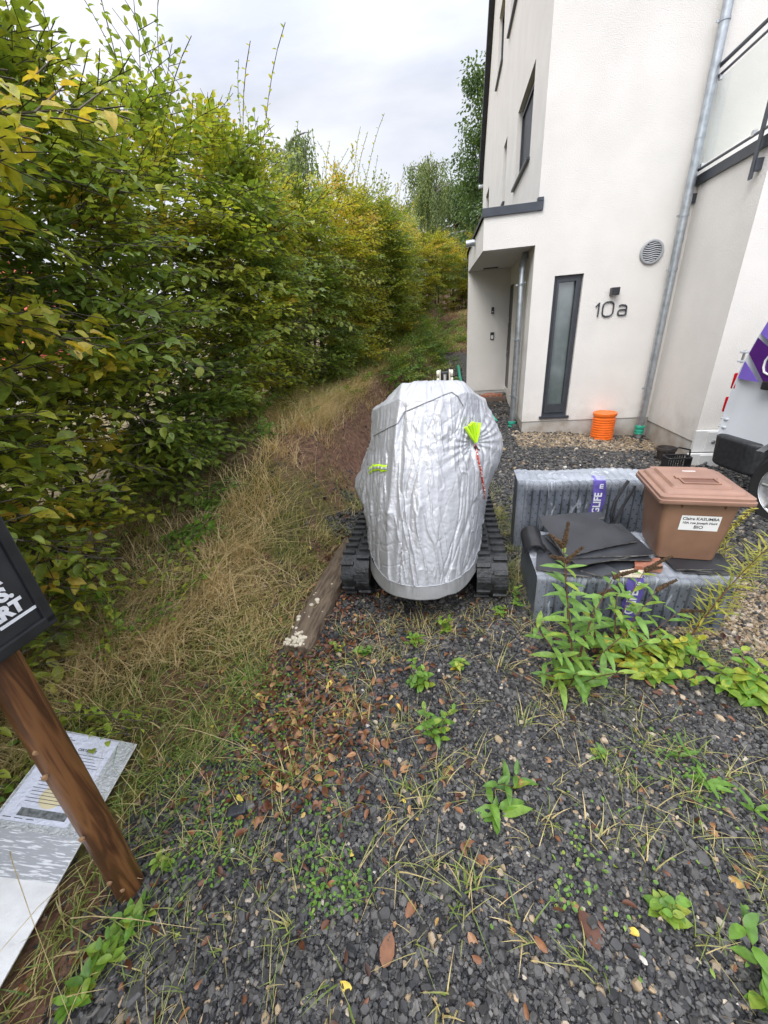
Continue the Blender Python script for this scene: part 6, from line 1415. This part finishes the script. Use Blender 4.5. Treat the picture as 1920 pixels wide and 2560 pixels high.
        x = r.normal(cx, sx, n); y = r.normal(cy, sy, n); z = terrain(x, y)[0] + r.uniform(.006, .03, n); a = r.uniform(0, 6.28, n)
        fol.add(np.stack([x, y, z], 1), np.stack([np.cos(a), np.sin(a), r.uniform(-.1, .4, n)], 1), np.stack([r.normal(0, .3, n), r.normal(0, .3, n), np.ones(n)], 1), r.uniform(.008, .018, n), r.uniform(.007, .012, n), tn + r.normal(0, .12, n))
    tag(link('ground_cover', fol.mesh('ground_cover'), M_weed), 'clover and tiny creeping leaves on the moss and gravel', kind='stuff')
    # fallen leaves
    fol = Foliage()
    def litter(n, fx, tn, L0=.022, L1=.05):
        x, y = fx(n); z = terrain(x, y)[0] + r.uniform(.010, .028, n); a = r.uniform(0, 6.28, n); L = r.uniform(L0, L1, n)
        fol.add(np.stack([x, y, z], 1), np.stack([np.cos(a), np.sin(a), r.normal(0, .25, n)], 1), np.stack([r.normal(0, .5, n), r.normal(0, .5, n), np.ones(n)], 1), L, L * r.uniform(.38, .62, n), tn - .06 + r.normal(0, .24, n))
    def along(v0, v1, off, sp): return lambda n: xy_of(-1.80 - .2 * 0 + r.normal(off, sp, n), r.uniform(v0, v1, n))
    litter(1250, along(-5.4, -3.3, .06, .18), .42, .014, .042); litter(500, along(6.5, 12, .9, .5), .4, .03, .08); litter(330, along(-5.3, -3.6, -.2, .35), .40, .015, .035); litter(260, along(-3.6, 2.5, -.25, .3), .38); litter(200, along(-5.9, -2.5, -1.0, .5), .45)
    litter(300, lambda n: (r.uniform(-.9, 1.9, n), r.uniform(.25, 1.8, n)), .48, .015, .046); litter(200, along(-6.8, -5.2, -.25, .3), .35, .015, .04); litter(70, lambda n: (r.normal(1.1, .2, n), r.normal(1.36, .12, n)), .40, .02, .05); litter(90, lambda n: (r.normal(.15, .5, n), r.normal(1.78, .12, n)), .35, .02, .04)
    litter(420, lambda n: (r.normal(-.42, .17, n), r.normal(1.20, .20, n)), .55, .02, .055); litter(160, lambda n: (r.normal(-.15, .2, n), r.normal(1.15, .2, n)), .55, .02, .05)
    for x, y, L, t, a in ((-.21, .78, .075, .5, 2.0), (-.10, .42, .075, .55, 1.2), (.48, .42, .09, .25, 1.7), (-.48, .60, .06, .05, 1.4), (.48, .86, .06, .2, .6), (-.02, .92, .05, .75, .4), (.24, .62, .05, .62, 2.6), (-.20, .67, .035, .98, .9), (.02, .3, .035, .98, 2), (.60, .44, .035, .98, 2.5), (-.33, .88, .05, .8, 1), (.09, 1.0, .05, .8, .3), (.72, 1.32, .06, .6, 1.9), (.95, 1.0, .04, .7, 1), (.98, .64, .05, .72, 2), (.45, .5, .04, .75, 1), (.0, .55, .05, .6, 4), (-.98, .47, .10, .3, 1.0), (-.82, .63, .05, .4, 2)):
        fol.add(np.array([[x, y, H(x, y) + .012]]), np.array([[cos(a), sin(a), .05]]), np.array([[.1, -.1, 1.]]), L, L * .55, t)
    tag(link('fallen_leaves', fol.mesh('fallen_leaves', fold=.26, droop=.42), M_fallen), 'brown, orange and yellow fallen leaves on gravel and bank', kind='stuff')
    # twigs
    n = 110; x = np.concatenate([r.uniform(-.9, 1.6, 50), r.uniform(-2.4, -.4, 60)]); y = np.concatenate([r.uniform(.25, 1.8, 50), r.uniform(.6, 3.0, 60)]); z = terrain(x, y)[0] + .012; a = r.uniform(0, 6.28, n); L = r.uniform(.04, .2, n)
    v_, f_ = sticks_mesh('', np.stack([x, y, z], 1), np.stack([x + np.cos(a) * L, y + np.sin(a) * L, z + .006], 1), .0016, .0009, 4)
    tag(link('dead_twigs', raw_mesh('dead_twigs', v_, f_), M_bark), 'thin dead twigs scattered on gravel and moss', kind='stuff')
grass()
bpy.context.view_layer.update()
